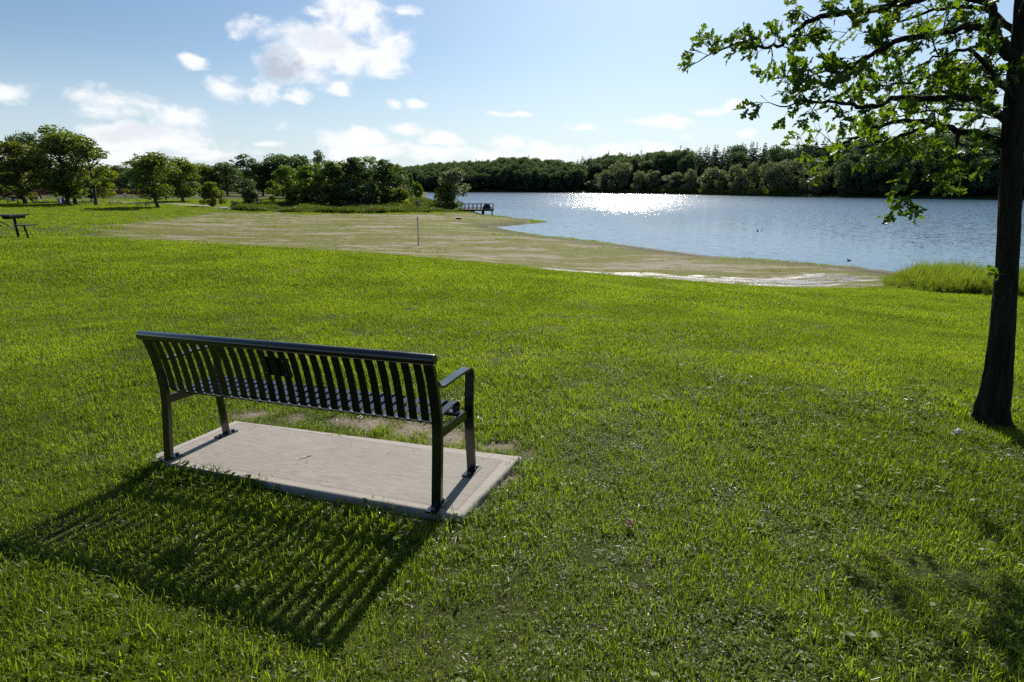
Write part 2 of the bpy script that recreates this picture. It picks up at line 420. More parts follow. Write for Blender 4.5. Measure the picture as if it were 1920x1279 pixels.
# ------------------------------------------------------------------ park bench
m_paint, t = newmat('black_powder_coat')
P = t.objc(); n = t.noise(P, 9, 5, .6)
bs = t.bsdf(i_Base_Color=t.mix(n, (.002, .002, .003), (.006, .006, .008)), i_Roughness=t.ramp(n, .3, .7, .14, .24), i_Normal=t.bump(t.noise(P, 220, 2), .04, .002), i_Coat_Weight=.22, i_Coat_Roughness=.06)
bs.inputs['Specular IOR Level'].default_value = .75
t.out(bs)
m_steel = simple('bolt_steel', (.16, .16, .16), .45, .9)
L = 1.83
bench = empty('park_bench', (BX, BY, PADZ), YAW, 'black metal strap bench with armrests bolted to the concrete slab', 'bench')
n_ = Vector((0, -PSY, 1)).normalized()
e1 = Vector((math.cos(YAW), math.sin(YAW), 0)); e1 = (e1 - n_ * e1.dot(n_)).normalized(); e2 = n_.cross(e1)
bench.rotation_euler = Matrix((e1, e2, n_)).transposed().to_euler()
def smooth_prof(pts, k=6):
    """Catmull-Rom through (y,z)"""
    P = [np.array(p, float) for p in pts]; P = [2 * P[0] - P[1]] + P + [2 * P[-1] - P[-2]]; o = []
    for i in range(1, len(P) - 2):
        for j in range(k):
            u = j / k; a, b, c, d = P[i - 1:i + 3]
            o.append(tuple(.5 * ((2 * b) + (c - a) * u + (2 * a - 5 * b + 4 * c - d) * u * u + (3 * b - a - 3 * c + d) * u ** 3)))
    o.append(tuple(P[-2])); return o
rear_prof = smooth_prof([(0, .006), (.012, .15), (.026, .33), (.028, .44), (.011, .56), (-.017, .68), (-.05, .775)])
front_low = smooth_prof([(.447, .006), (.438, .12), (.422, .30), (.424, .42), (.434, .52), (.44, .585)])
r_ = .045
arc = [(.44 - r_ + r_ * math.cos(a), .588 + r_ * math.sin(a)) for a in np.linspace(0, math.pi / 2, 8)][1:]
arm_prof = [(.44 - r_, .588 + r_)] + smooth_prof([(.38, .634), (.25, .630), (.12, .622), (.06, .622), (.03, .634), (.012, .655)], 5)
DX = .052
for x in (0.0, L):
    mb = MB(); mb.strip(rear_prof, x - DX / 2, x + DX / 2, .024)
    lg = mb.build('leg', m_paint, bench, .004)
    fb = MB(); fb.box((x, .0, .004), (.062, .15, .009)); fp = fb.build('foot_plate', m_paint, lg, .002)
    for yy in (-.055, .055):
        b_ = MB(); b_.tube([(x + .004, yy, .008), (x + .004, yy, .022)], .011, 6); b_.build('bolt', m_steel, lg)
    mb = MB(); mb.strip(front_low + arc[:4], x - DX / 2, x + DX / 2, .016)
    lg = mb.build('leg', m_paint, bench, .003)
    fb = MB(); fb.box((x, .447, .004), (.062, .15, .009)); fb.build('foot_plate', m_paint, lg, .002)
    for yy in (.392, .502):
        b_ = MB(); b_.tube([(x + .004, yy, .008), (x + .004, yy, .022)], .011, 6); b_.build('bolt', m_steel, lg)
    mb = MB(); mb.strip(arc[3:] + arm_prof[1:], x - DX / 2, x + DX / 2, .0125)
    mb.build('armrest', m_paint, bench, .003)
    mb = MB(); mb.box((x, .225, .372), (.012, .395, .05)); mb.build('side_rail', m_paint, bench, .002)
# straps
seat_rear = [(.030, .462), (.034, .446), (.045, .432), (.062, .425), (.085, .424)]
seat_prof = seat_rear + smooth_prof([(.10, .4245), (.2, .431), (.3, .440), (.365, .445)], 4) + [(.365 + .034 * math.sin(a), .411 + .034 * math.cos(a)) for a in np.linspace(.25, 2.9, 11)]
def rear_y(z):
    for (y0, z0), (y1, z1) in zip(rear_prof, rear_prof[1:]):
        if z0 <= z <= z1: return y0 + (y1 - y0) * (z - z0) / (z1 - z0)
    return rear_prof[-1][0]
back_prof = [(rear_y(z) + .003, z) for z in np.linspace(.462, .765, 14)]
NS = 26; pitch = L / (NS + 1)
mbk = MB(); mst = MB()
for i in range(1, NS + 1):
    x = i * pitch
    mbk.strip(back_prof, x - .0215, x + .0215, .006)
    mst.strip(seat_prof, x - .0215, x + .0215, .006)
mbk.build('backrest_slats', m_paint, bench, .0012)
mst.build('seat_slats', m_paint, bench, .0012)
mb = MB(); mb.tube([(-.042, -.055, .786), (-.034, -.055, .786), (L + .034, -.055, .786), (L + .042, -.055, .786)], [.022, .0275, .0275, .022], 20)
mb.build('top_rail', m_paint, bench)
mb = MB(); mb.box((L / 2, .12, .4125), (L - .02, .05, .016)); mb.build('rear_support', m_paint, bench, .004)
mb = MB(); mb.box((L / 2, .352, .384), (L - .02, .05, .022)); mb.build('front_support', m_paint, bench, .004)
mb = MB()
zc = .66
q_ = Euler((math.atan2(rear_y(.60) - rear_y(.72), .12), 0, 0))
mb.box((13 * pitch, rear_y(zc) + .011, zc), (.185, .006, .115), q_)
plq = mb.build('name_plate', m_paint, bench, .002)
for xx in (12, 14):
    for dz in (-.04, .04):
        b_ = MB(); y_ = rear_y(zc + dz); b_.tube([(xx * pitch, y_ - .004, zc + dz), (xx * pitch, y_ + .002, zc + dz)], .005, 8); b_.build('bolt', m_steel, plq)

# paper strip on the slab
m_paper = simple('weathered_paper', (.50, .51, .52), .8, 0, .12, 20, .3)
def scrap(name, at, size, rz, label, seed=1, crumple=.35, mat=None):
    rr = random.Random(seed); bm = bmesh.new()
    bmesh.ops.create_grid(bm, x_segments=9, y_segments=6, size=.5)
    for v in bm.verts:
        v.co.x *= size[0]; v.co.y *= size[1]
        v.co.z = (rr.random()) * size[2] * (1 - 1.2 * max(abs(v.co.x / size[0]), abs(v.co.y / size[1])) * .8)
        v.co.x += (rr.random() - .5) * crumple * size[0] * .3; v.co.y += (rr.random() - .5) * crumple * size[1] * .4
    ret = bmesh.ops.solidify(bm, geom=bm.faces[:], thickness=.0015)
    me = bpy.data.meshes.new(name); bm.to_mesh(me); bm.free()
    o = obj(name, me, mat or m_paper); o.location = at; o.rotation_euler = (0, 0, rz)
    return tag(o, label, 'litter')
p = on_pad(570, 858); scrap('paper_strip', (p[0], p[1], p[2] + .003), (.10, .014, .006), .75, 'torn white paper strip lying on the concrete slab', 3, .2)
p = on_ground(1795, 817); scrap('crumpled_paper', (p[0], p[1], p[2] + .012), (.105, .05, .05), .5, 'crumpled white paper on the grass beside the oak trunk', 5, .6)

# ------------------------------------------------------------------ scattered plants by geometry nodes (stuff)
HID = {}
def scatter(name, sources, pts, rz, scl, idx, tilt=None):
    """one object whose points carry copies of the source meshes"""
    col = bpy.data.collections.new(name + '_kinds')
    for i, (me, mats) in enumerate(sources):
        for m in mats: me.materials.append(m)
        o = bpy.data.objects.new('%s_kind_%02d' % (name, i), me); col.objects.link(o)
    me = bpy.data.meshes.new(name); me.vertices.add(len(pts)); me.vertices.foreach_set('co', np.asarray(pts, np.float32).ravel())
    rot = np.zeros((len(pts), 3), np.float32); rot[:, 2] = rz
    if tilt is not None: rot[:, :2] = tilt
    me.attributes.new('rot', 'FLOAT_VECTOR', 'POINT').data.foreach_set('vector', rot.ravel())
    s3 = np.asarray(scl, np.float32); s3 = np.repeat(s3[:, None], 3, 1) if s3.ndim == 1 else s3
    me.attributes.new('scl', 'FLOAT_VECTOR', 'POINT').data.foreach_set('vector', s3.ravel())
    me.attributes.new('idx', 'INT', 'POINT').data.foreach_set('value', np.asarray(idx, np.int32))
    o = obj(name, me)
    ng = bpy.data.node_groups.new(name + '_scatter', 'GeometryNodeTree')
    ng.interface.new_socket('Geometry', in_out='INPUT', socket_type='NodeSocketGeometry'); ng.interface.new_socket('Geometry', in_out='OUTPUT', socket_type='NodeSocketGeometry')
    N = ng.nodes; K = ng.links
    gi = N.new('NodeGroupInput'); go = N.new('NodeGroupOutput'); ip = N.new('GeometryNodeInstanceOnPoints'); ci = N.new('GeometryNodeCollectionInfo')
    ci.inputs['Collection'].default_value = col; ci.inputs['Separate Children'].default_value = True; ci.inputs['Reset Children'].default_value = True
    def na(nm, ty):
        a = N.new('GeometryNodeInputNamedAttribute'); a.data_type = ty; a.inputs['Name'].default_value = nm
        return [s for s in a.outputs if s.enabled and s.name == 'Attribute'][0]
    K.new(gi.outputs[0], ip.inputs['Points']); K.new(ci.outputs[0], ip.inputs['Instance'])
    ip.inputs['Pick Instance'].default_value = True
    K.new(na('idx', 'INT'), ip.inputs['Instance Index']); K.new(na('rot', 'FLOAT_VECTOR'), ip.inputs['Rotation']); K.new(na('scl', 'FLOAT_VECTOR'), ip.inputs['Scale'])
    K.new(ip.outputs[0], go.inputs[0])
    md = o.modifiers.new('scatter', 'NODES'); md.node_group = ng
    return o
def tuft(n, rad, h, w, seed, lean=.5, straw=.1, broad=0):
    """blades of grass: 3-segment tapered strips; material 1 = dry blade, 2 = broad leaf"""
    r = np.random.default_rng(seed); V = []; Q = []; M = []
    for i in range(n):
        a = r.uniform(0, 2 * math.pi); d = rad * math.sqrt(r.random()); bx, by = d * math.cos(a), d * math.sin(a)
        az = r.uniform(0, 2 * math.pi); ln = abs(r.normal(0, lean)) + (.16 if h < .1 else .1); hh = h * r.uniform(.55, 1.15); ww = w * r.uniform(.7, 1.3)
        dry = r.random() < straw
        if dry: ln = r.uniform(.9, 1.5); hh *= r.uniform(.5, 1.0)
        dx, dy = math.cos(az), math.sin(az); px, py = -dy, dx; b = len(V)
        tw = r.uniform(-.8, .8)
        for k, (s, wd) in enumerate(((0, .8), (.4, 1.0), (.75, .75), (1.0, .12))):
            an = ln * (.45 + .75 * s); x = hh * s * math.sin(an); z = hh * s * math.cos(an)
            cx, cy = math.cos(tw * s), math.sin(tw * s)
            qx, qy = px * cx - py * cy, px * cy + py * cx
            for sg in (-1, 1): V.append((bx + dx * x + qx * ww * wd * sg / 2, by + dy * x + qy * ww * wd * sg / 2, max(z, .002) - (.012 if k == 0 else 0)))
        for k in range(3): Q.append((b + 2 * k, b + 2 * k + 1, b + 2 * k + 3, b + 2 * k + 2)); M.append(1 if dry else 0)
    for i in range(broad):
        a = r.uniform(0, 2 * math.pi); az = r.uniform(0, 2 * math.pi); d = rad * math.sqrt(r.random()) * .8
        bx, by = d * math.cos(a), d * math.sin(a); l = h * r.uniform(.22, .5); ww = l * r.uniform(.35, .8); el = r.uniform(.1, .9)
        dx, dy = math.cos(az), math.sin(az); b = len(V); z0 = h * r.uniform(.2, .65)
        for s, wd, zz in ((0, .15, 0), (.35, 1, .35), (.75, .8, .3), (1, .1, .1)):
            for sg in (-1, 1): V.append((bx + dx * l * s - dy * ww * wd * sg / 2, by + dy * l * s + dx * ww * wd * sg / 2, z0 + l * (s * math.sin(el) * .7 + zz * .25)))
        for k in range(3): Q.append((b + 2 * k, b + 2 * k + 1, b + 2 * k + 3, b + 2 * k + 2)); M.append(2)
    return mesh_np('tuft', V, Q, mats=M)
m_blade = leafmat('grass_blade', (.054, .088, .007), (.150, .196, .016), .62, .55, .014, .4, (2.3, 2.36, .72), .35)
m_straw = leafmat('dry_grass', (.10, .08, .03), (.24, .20, .11), .3, 1.0, .06, .4, (1.1, 1.0, .8))
m_broad = leafmat('clover_leaf', (.07, .11, .010), (.14, .19, .014), .55, .9, .012, .45, (1.8, 1.85, .45))
GM = [m_blade, m_straw, m_broad]
kinds = []
for i in range(5): kinds.append((tuft(32, .06, .045, .0026, 100 + i, .8, .08), GM))                 # 0-4 close
for i in range(3): kinds.append((tuft(16, .05, .045, .003, 120 + i, 1.0, .22, 8), GM))              # 5-7 close with clover
for i in range(4): kinds.append((tuft(50, .11, .047, .0038, 140 + i, .65, .06, 2), GM))             # 8-11 middle
for i in range(4): kinds.append((tuft(72, .21, .052, .0075, 160 + i, .55, .05, 2), GM))              # 12-15 far
for i in range(3): kinds.append((tuft(80, .55, .08, .022, 180 + i, .55, .10, 0), GM))               # 16-18 farthest
kinds.append((tuft(24, .05, .07, .0034, 199, .8, .06, 4), GM))                                      # 19 tall tuft
def rosette(n, l, seed):
    r = np.random.default_rng(seed); V = []; Q = []; M = []
    for i in range(n):
        az = 6.283 * (i + r.uniform(-.3, .3)) / n; ln = l * r.uniform(.6, 1.1); w = ln * r.uniform(.18, .3); el = r.uniform(.25, .8); b = len(V); dx, dy = math.cos(az), math.sin(az)
        for s_, wd in ((0, .2), (.3, .6), (.55, 1), (.8, .8), (1, .1)):
            z = ln * (s_ * math.sin(el) - .45 * s_ * s_) + .012
            for sg in (-1, 1): V.append((dx * ln * s_ * math.cos(el) - dy * w * wd * sg / 2, dy * ln * s_ * math.cos(el) + dx * w * wd * sg / 2, max(z, .006) + .12 * w * wd))
        for k in range(4): Q.append((b + 2 * k, b + 2 * k + 1, b + 2 * k + 3, b + 2 * k + 2)); M.append(2)
    return mesh_np('tuft', V, Q, mats=M)
def litter_patch(n, rad, seed):
    r = np.random.default_rng(seed); V = []; Q = []; M = []
    for i in range(n):
        a = r.uniform(0, 6.283); d = rad * math.sqrt(r.random()); c = np.array([d * math.cos(a), d * math.sin(a), r.uniform(.006, .032)]); az = r.uniform(0, 6.283); l = r.uniform(.005, .017); w = r.uniform(.0005, .0014)
        u = np.array([math.cos(az), math.sin(az), r.uniform(-.3, .3)]) * l; v = np.array([-math.sin(az), math.cos(az), r.uniform(-.5, .5)]) * w; b = len(V)
        V += [c - u - v, c - u + v, c + u + v, c + u - v]; Q.append((b, b + 1, b + 2, b + 3)); M.append(1)
    return mesh_np('tuft', V, Q, mats=M)
for i in range(2): kinds.append((rosette(8, .075, 210 + i), GM))        # 20-21 dandelion rosettes
for i in range(2): kinds.append((litter_patch(14, .07, 220 + i), GM))   # 22-23 dry clippings
for i in range(2): kinds.append((tuft(4, .06, .03, .003, 230 + i, 1.0, .2, 16), GM))   # 24-25 clover patch
def lawn_zone(y0, y1, dens, ids, fade=.0, smin=.8, smax=1.25):
    out = []
    xm = lambda y: .98 * y + 2.2
    area = (xm(y0) + xm(y1)) * (y1 - y0); n = int(area * dens)
    y = rng.uniform(y0, y1, n * 2); x = rng.uniform(-1, 1, n * 2) * xm(y1)
    k = np.abs(x) < xm(y); x, y = x[k][:n], y[k][:n]; P = np.c_[x, y]
    sdb, _ = seg_sd(P, BEACH); sdl, kk = seg_sd(P, LAKE); sdp, _ = seg_sd(P, PAD[:, :2])
    edge = (vnoise(x, y, 2.5, 11) - .5) * 2.4 + (vnoise(x, y, .8, 12) - .5) * 1.0
    amp = np.clip(y / 60, .35, 1.5) * np.where((y > 26) & (x < -6), 2.2, 1) * np.where(x < 3, 1, .5)
    ok = (sdb - edge * amp > .0) & (sdl > .5) & (sdp > np.where((x > -1.3) & (y < 3.3), .06, .02) + .05 * vnoise(x, y, .15, 51)) & (rng.random(len(x)) > dirt_mask(P) * 1.1) & (line_dist(P, PATH) > 1.6)
    near = (kk < NN - 1) | (kk == len(LAKE) - 1); ok &= near
    cl = vnoise(x, y, .35, 21) * .5 + vnoise(x, y, .9, 22) * .5
    ok &= rng.random(len(x)) < .62 + .8 * cl
    P = P[ok]; cl = cl[ok]
    s = rng.uniform(smin, smax, len(P)) * (.62 + .85 * cl)
    idx = rng.choice(ids, len(P))
    if y1 < 12:
        pn = vnoise(P[:, 0], P[:, 1], .45, 71) * .6 + vnoise(P[:, 0], P[:, 1], .16, 72) * .4
        idx = np.where((pn > .64) & (rng.random(len(P)) < .75), rng.choice([24, 25, 5, 6], len(P)), idx)
        bn = vnoise(P[:, 0] + 9, P[:, 1], .30, 73) * .6 + vnoise(P[:, 0], P[:, 1] + 5, .1, 74) * .4
        keep = ~((bn < .27) & (rng.random(len(P)) < .8)); 
        idx = np.where((bn < .36) & (rng.random(len(P)) < .09), rng.choice([22, 23], len(P)), idx)
        P, s, idx = P[keep], s[keep], idx[keep]
        u = rng.random(len(P)); idx = np.where(u < .004 * (5 / y1), rng.choice([20, 21], len(P)), np.where(u > 1 - .006, rng.choice([22, 23], len(P)), idx))
    return P, s, idx
zones = [lawn_zone(.9, 5.2, 950, [0, 1, 2, 3, 4, 0, 1, 2, 3, 4, 5, 6, 7, 0, 1, 2, 19]), lawn_zone(5.0, 11.2, 260, [8, 9, 10, 11]), lawn_zone(11, 31, 75, [12, 13, 14, 15]), lawn_zone(31, 125, 4.0, [16, 17, 18])]
# ragged longer plants round the slab's edge
ed = []
for i, dn in ((0, 14), (1, 60), (3, 30), (2, 22)):
    a, b = PAD[i][:2], PAD[(i + 1) % 4][:2]; m = int(np.hypot(*(b - a)) * dn)
    tt = rng.random(m); e = (b - a) / np.hypot(*(b - a)); nrm = np.array([e[1], -e[0]])
    if nrm @ (PAD.mean(0)[:2] - a) > 0: nrm = -nrm
    off = np.abs(rng.normal(.03, .05, m)); ed.append(a + tt[:, None] * (b - a) + off[:, None] * nrm)
ed = np.concatenate(ed); ed = ed[rng.random(len(ed)) > dirt_mask(ed)]
zones.append((ed, rng.uniform(.8, 1.5, len(ed)), rng.choice([5, 6, 7, 19, 0, 3], len(ed))))
# thick growth that laps over the slab's rear corner
a, b = PAD[0][:2], PAD[1][:2]; m = 300
tt = rng.random(m) ** 1.6 * .42; ed2 = a + tt[:, None] * (b - a) + np.c_[rng.normal(0, .03, m), -np.abs(rng.normal(.02, .06, m))]
sd_, _ = seg_sd(ed2, PAD[:, :2]); ed2 = ed2[sd_ > .003]
zones.append((ed2, rng.uniform(.9, 1.5, len(ed2)), rng.choice([5, 6, 7, 5, 6, 19], len(ed2))))
GPt = np.concatenate([z[0] for z in zones]); GS = np.concatenate([z[1] for z in zones]); GI = np.concatenate([z[2] for z in zones])
hz_ = height(GPt); sdp, _ = seg_sd(GPt, PAD[:, :2])
hz_ = np.where(sdp < .25, np.minimum(hz_, pad_z(GPt[:, 1]) - .035), hz_)
nb_ = 46; tb = rng.random(nb_); wb = np.minimum(np.abs(rng.normal(0, .16, nb_)), .9); wb = np.where(rng.random(nb_) < .5, wb, 1 - wb)
pb_ = (PAD[0] * (1 - tb)[:, None] + PAD[1] * tb[:, None]) * (1 - wb)[:, None] + (PAD[3] * (1 - tb)[:, None] + PAD[2] * tb[:, None]) * wb[:, None]
GPt = np.r_[GPt, pb_[:, :2]]; hz_ = np.r_[hz_, pad_z(pb_[:, 1])]; GS = np.r_[GS, rng.uniform(.3, .6, nb_)]; GI = np.r_[GI, rng.choice([22, 23], nb_)]
ls = scatter('lawn_grass', kinds, np.c_[GPt, hz_ - .004], rng.uniform(0, 6.283, len(GPt)), GS, GI, rng.normal(0, .08, (len(GPt), 2)))
tag(ls, 'short sunlit green lawn grass with clover and dry blades', 'grass', kind='stuff')

# sparse weeds on the beach
n = 16000; bb0, bb1 = BEACH.min(0), BEACH.max(0)
P = np.c_[rng.uniform(bb0[0], bb1[0], n * 3), bb0[1] + (bb1[1] - bb0[1]) * rng.random(n * 3) ** 1.6]
sdb, _ = seg_sd(P, BEACH); P = P[sdb < -.2]
cl = vnoise(P[:, 0] * .25, P[:, 1], 1.6, 31) * .6 + vnoise(P[:, 0], P[:, 1], .9, 32) * .4
P = P[rng.random(len(P)) < sstep(cl, .45, .8) * .7 + .01]
wk = [(tuft(16, .16, .06, .02, 300 + i, .9, .3, 4), [m_blade, m_straw, m_broad]) for i in range(3)]
bw = scatter('beach_weeds', wk, np.c_[P, height(P) - .005], rng.uniform(0, 6.28, len(P)), rng.uniform(.5, 1.3, len(P)) * np.clip(.6 + P[:, 1] / 70, .6, 1.8), rng.integers(0, 3, len(P)))
tag(bw, 'sparse low weeds growing through the beach sand', 'weeds', kind='stuff')

# tall weeds by the water
m_reed = leafmat('tall_weed_leaf', (.075, .12, .014), (.17, .215, .035), .55, .5, .02, .4, (1.7, 1.7, .55))
m_seed = leafmat('weed_seed_head', (.18, .17, .05), (.30, .26, .10), .4, .5, .03)
def weed(n, rad, h, w, seed, heads=4):
    return tuft(n, rad, h, w, seed, .22, .07, heads)
rk = [(weed(30, .2, .80, .011, 400 + i, 1), [m_reed, m_seed, m_reed]) for i in range(4)]
REED = poly_on_ground([(1690, 541), (1668, 530), (1700, 519), (1740, 516), (1800, 521), (1925, 532), (2100, 542), (2100, 572), (1925, 560), (1800, 552), (1740, 550)])
b0, b1 = REED.min(0), REED.max(0)
P = np.c_[rng.uniform(b0[0], b1[0], 9000), rng.uniform(b0[1], b1[1], 9000)]
sdr, _ = seg_sd(P, REED); P = P[sdr < 1.0 * vnoise(P[:, 0], P[:, 1], .7, 41) - .4][:1700]; sdr, _ = seg_sd(P, REED)
rs = scatter('shore_weeds', rk, np.c_[P, height(P) - .01], rng.uniform(0, 6.28, len(P)), rng.uniform(.65, 1.1, len(P)) * (.5 + .62 * sstep(-sdr, -.1, .9)) * rng.uniform(.75, 1.3, len(P)), rng.integers(0, 4, len(P)))
tag(rs, 'tall bright green weeds at the water behind the oak', 'weeds', kind='stuff')
# rough grass along the foot of the middle clump and on its knoll
KN = poly_on_ground([(432, 394), (440, 384), (500, 383), (548, 383), (560, 390), (700, 391), (752, 386), (770, 380), (800, 380), (822, 385), (838, 391), (866, 397), (850, 398.5), (790, 399), (700, 400), (540, 399)])
b0, b1 = KN.min(0), KN.max(0)
P = np.c_[rng.uniform(b0[0], b1[0], 30000), rng.uniform(b0[1], b1[1], 30000)]
sdr, _ = seg_sd(P, KN); P = P[sdr < 1.6 * vnoise(P[:, 0], P[:, 1] * .3, 2.2, 43) - .9][:5200]
kh = vnoise(P[:, 0], P[:, 1], 2.6, 44)
m_rough = leafmat('rough_grass_blade', (.04, .065, .012), (.115, .145, .035), .5, .25, .02, .45, (1.5, 1.5, .5), .35)
kk_ = [(weed(30, .5, .8, .05, 420 + i, 5), [m_rough, m_seed, m_rough]) for i in range(3)]
ks = scatter('rough_grass', kk_, np.c_[P, height(P) - .02], rng.uniform(0, 6.28, len(P)), rng.uniform(.4, 1.1, len(P)) * (.35 + 1.1 * kh), rng.integers(0, 3, len(P)))
tag(ks, 'rough tall grass along the top of the beach and knoll', 'grass', kind='stuff')
# reed bed on the far shore
lf = LAKE[NN:]
def far_shore(px):
    pts = sorted([(a[0], i) for i, a in enumerate(lake_far)]); xs = [p[0] for p in pts]; ys = [lake_far[p[1]][1] for p in pts]
    return at_z(px, np.interp(px, xs, ys), 0)
P = []
for _ in range(1500):
    q = far_shore(random.choice([random.uniform(1225, 1262), random.uniform(1268, 1330), random.uniform(1322, 1500), random.uniform(1320, 1480)])); d = q[:2] / np.hypot(*q[:2])
    P.append(q[:2] + d * random.uniform(-.5, 7))
P = np.array(P)
fk = [(weed(30, .9, 2.0, .16, 440 + i, 0), [m_rough, m_seed, m_rough]) for i in range(2)]
fr = scatter('reed_bed', fk, np.c_[P, np.maximum(height(P), 0) - .05], rng.uniform(0, 6.28, len(P)), rng.uniform(.7, 1.15, len(P)), rng.integers(0, 2, len(P)))
tag(fr, 'green reed bed along the far shore below the willows', 'reeds', kind='stuff')

# ------------------------------------------------------------------ trees
def cards(P, size, r, droop=0.0, aspect=.6, up=.3):
    """small folded leaf sprays at the points P"""
    n = len(P); a = r.normal(0, 1, (n, 3)); a[:, 2] = a[:, 2] * .6 - droop
    a /= np.linalg.norm(a, axis=1)[:, None]
    b = np.cross(a, r.normal(0, 1, (n, 3)) + np.array([0, 0, up])); b /= np.linalg.norm(b, axis=1)[:, None] + 1e-9
    c = np.cross(a, b)
    s = (size * r.uniform(.55, 1.3, n))[:, None]
    V = np.empty((n, 4, 3)); V[:, 0] = P - a * s; V[:, 1] = P + b * s * aspect + c * s * .15; V[:, 2] = P + a * s; V[:, 3] = P - b * s * aspect + c * s * .15
    return V.reshape(-1, 3), np.arange(n * 4).reshape(n, 4)
m_bark = simple('grey_brown_bark', (.075, .06, .047), .9, 0, .4, 3, .8, .2)
def crown_profile(kind, t):
    """radius (fraction of the half width) at height fraction t of the crown"""
    if kind == 'oval': return math.sin(math.pi * min(1, (t * .92 + .06))) ** .6
    if kind == 'vase': return (.35 + .65 * math.sin(math.pi * .5 * min(1, t / .6))) if t < .6 else math.cos((t - .6) / .4 * math.pi / 2) ** .55
    if kind == 'round': return math.sqrt(max(0, 1 - (2 * t - 1) ** 2))
    if kind == 'column': return .55 + .45 * math.sin(math.pi * (t * .85 + .1))  if t < .9 else .5 * (1 - t) / .1 + .1
    if kind == 'wide': return math.sqrt(max(0, 1 - (1.25 * t - .25) ** 2)) if t > 0.04 else .55
    if kind == 'bush': return math.sqrt(max(0, 1 - t ** 2.2)) * (.9 + .1 * math.cos(t * 9))
    return 1
def make_tree(kind, H, W, base, seed, nl=26, n=3200, card=.22, lobe=.17, sparse=.0, droop=0.0, lean=0.0, flat=.75, aspect=.6, trunks=1):
    """returns (trunk mesh, crown mesh); H height, W half width, base = crown base height"""
    r = np.random.default_rng(seed); lobes = []
    tries = 0
    while len(lobes) < nl and tries < 4000:
        tries += 1
        t = r.random() ** .9; z = base + t * (H - base); rm = crown_profile(kind, t) * W
        a = r.uniform(0, 6.283); d = rm * (r.random() ** .45) * .88
        c = np.array([d * math.cos(a) + lean * z, d * math.sin(a), z - .35 * lobe * H * (t > .85)])
        lr = lobe * H * r.uniform(.55, 1.2) * (.75 if d > .7 * rm else 1)
        if all(np.linalg.norm(c - l[0]) > .55 * min(lr, l[1]) for l in lobes): lobes.append((c, lr))
    P = []
    tot = sum(l[1] ** 2 for l in lobes)
    for c, lr in lobes:
        m = int(n * lr ** 2 / tot); v = r.normal(0, 1, (m, 3)); v /= np.linalg.norm(v, axis=1)[:, None]
        rad = lr * (1 - np.abs(r.normal(0, .28, m))); rad = np.clip(rad, .05 * lr, lr * 1.12)
        # ragged shell: sprays stick out in places
        rad *= 1 + .35 * (vnoise(v[:, 0] * 3 + c[0], v[:, 1] * 3 + v[:, 2] * 2, .8, seed) - .4)
        q = c + v * rad[:, None] * np.array([1, 1, flat])
        if droop: q[:, 2] -= droop * np.abs(v[:, 2] - 1) * lr * .5
        P.append(q)
    P = np.concatenate(P); P = P[P[:, 2] > base * .55]
    if sparse: P = P[vnoise(P[:, 0] + P[:, 2] * .7, P[:, 1] + P[:, 2], .08 * H, seed + 5) > sparse * .6]
    V, Qd = cards(P, card, r, droop * .6, aspect)
    crown = mesh_np('crown', V, Qd)
    mb = MB(); r0 = .022 * H
    for k in range(trunks):
        off = np.array([0., 0, 0]) if k == 0 else np.append(r.uniform(-.35, .35, 2) * W, 0)
        zt = H * .78; pts = [off + np.array([lean * zt * s + (r.random() - .5) * .03 * H * (s > 0), (r.random() - .5) * .03 * H * (s > 0), s * zt - .15 * (s == 0)]) for s in (0, .04, .18, .36, .55, .75, 1)]
        mb.tube(pts, [r0 * x / math.sqrt(trunks) for x in (1.5, 1.05, .9, .78, .58, .38, .12)], 8)
    for c, lr in lobes:
        if c[2] < base * .6: continue
        s = min(.95, max(.12, (c[2] - np.hypot(c[0] - lean * c[2], c[1]) * .75) / (H * .78))); z0 = s * H * .78
        p0 = np.array([lean * z0, 0, z0]); mid = p0 * .5 + c * .5 + np.array([0, 0, -.02 * H])
        mb.tube([p0, mid, c], [r0 * (1 - s) * .6 + .004 * H, r0 * .25 + .002 * H, .002 * H], 5, False)
    me = bpy.data.meshes.new('trunk'); bmesh.ops.recalc_face_normals(mb.bm, faces=mb.bm.faces); mb.bm.to_mesh(me); mb.bm.free()
    return me, crown
def make_conifer(H, W, seed, n=1500, card=.35, airy=.0):
    r = np.random.default_rng(seed); P = []; D = []
    tiers = 42
    for k in range(tiers):
        t = (k + r.random() * .6) / tiers; z = H * (.08 + .90 * t + r.normal(0, .008)); rad = W * (1 - t) ** .9 * r.uniform(.8, 1.12) + .03
        nb = max(3, int(6 * (1 - t)) + 2)
        for j in range(nb):
            a = r.uniform(0, 6.283); m = max(3, int(n / tiers / nb * (1.6 - t))); s = r.random(m) ** .6
            P.append(np.c_[np.cos(a) * rad * s, np.sin(a) * rad * s, z - .22 * rad * s + r.normal(0, .03 * H / tiers * 3, m)] + r.normal(0, .10 * rad + .03, (m, 3)) * np.array([1, 1, .4])); D.append(np.full(m, .3 + .7 * (1 - t)))
    P = np.concatenate(P); V, Qd = cards(P, card * np.concatenate(D), r, .25, .45, 1.2)
    crown = mesh_np('crown', V, Qd)
    mb = MB(); mb.tube([(0, 0, -.2), (0, 0, H * .3), (0, 0, H * .97)], [.02 * H, .014 * H, .002 * H], 7)
    me = bpy.data.meshes.new('trunk'); mb.bm.to_mesh(me); mb.bm.free()
    return me, crown
L_mid = leafmat('mid_green_leaf', (.058, .092, .012), (.155, .20, .034), .52, .35, .035, .45, (1.45, 1.5, .5))
L_dark = leafmat('dark_green_leaf', (.04, .072, .018), (.095, .14, .042), .45, .3, .03, .5, (1.3, 1.4, .6))
L_yel = leafmat('yellow_green_leaf', (.075, .11, .008), (.18, .205, .02), .55, .4, .03, .45, (1.45, 1.45, .45))
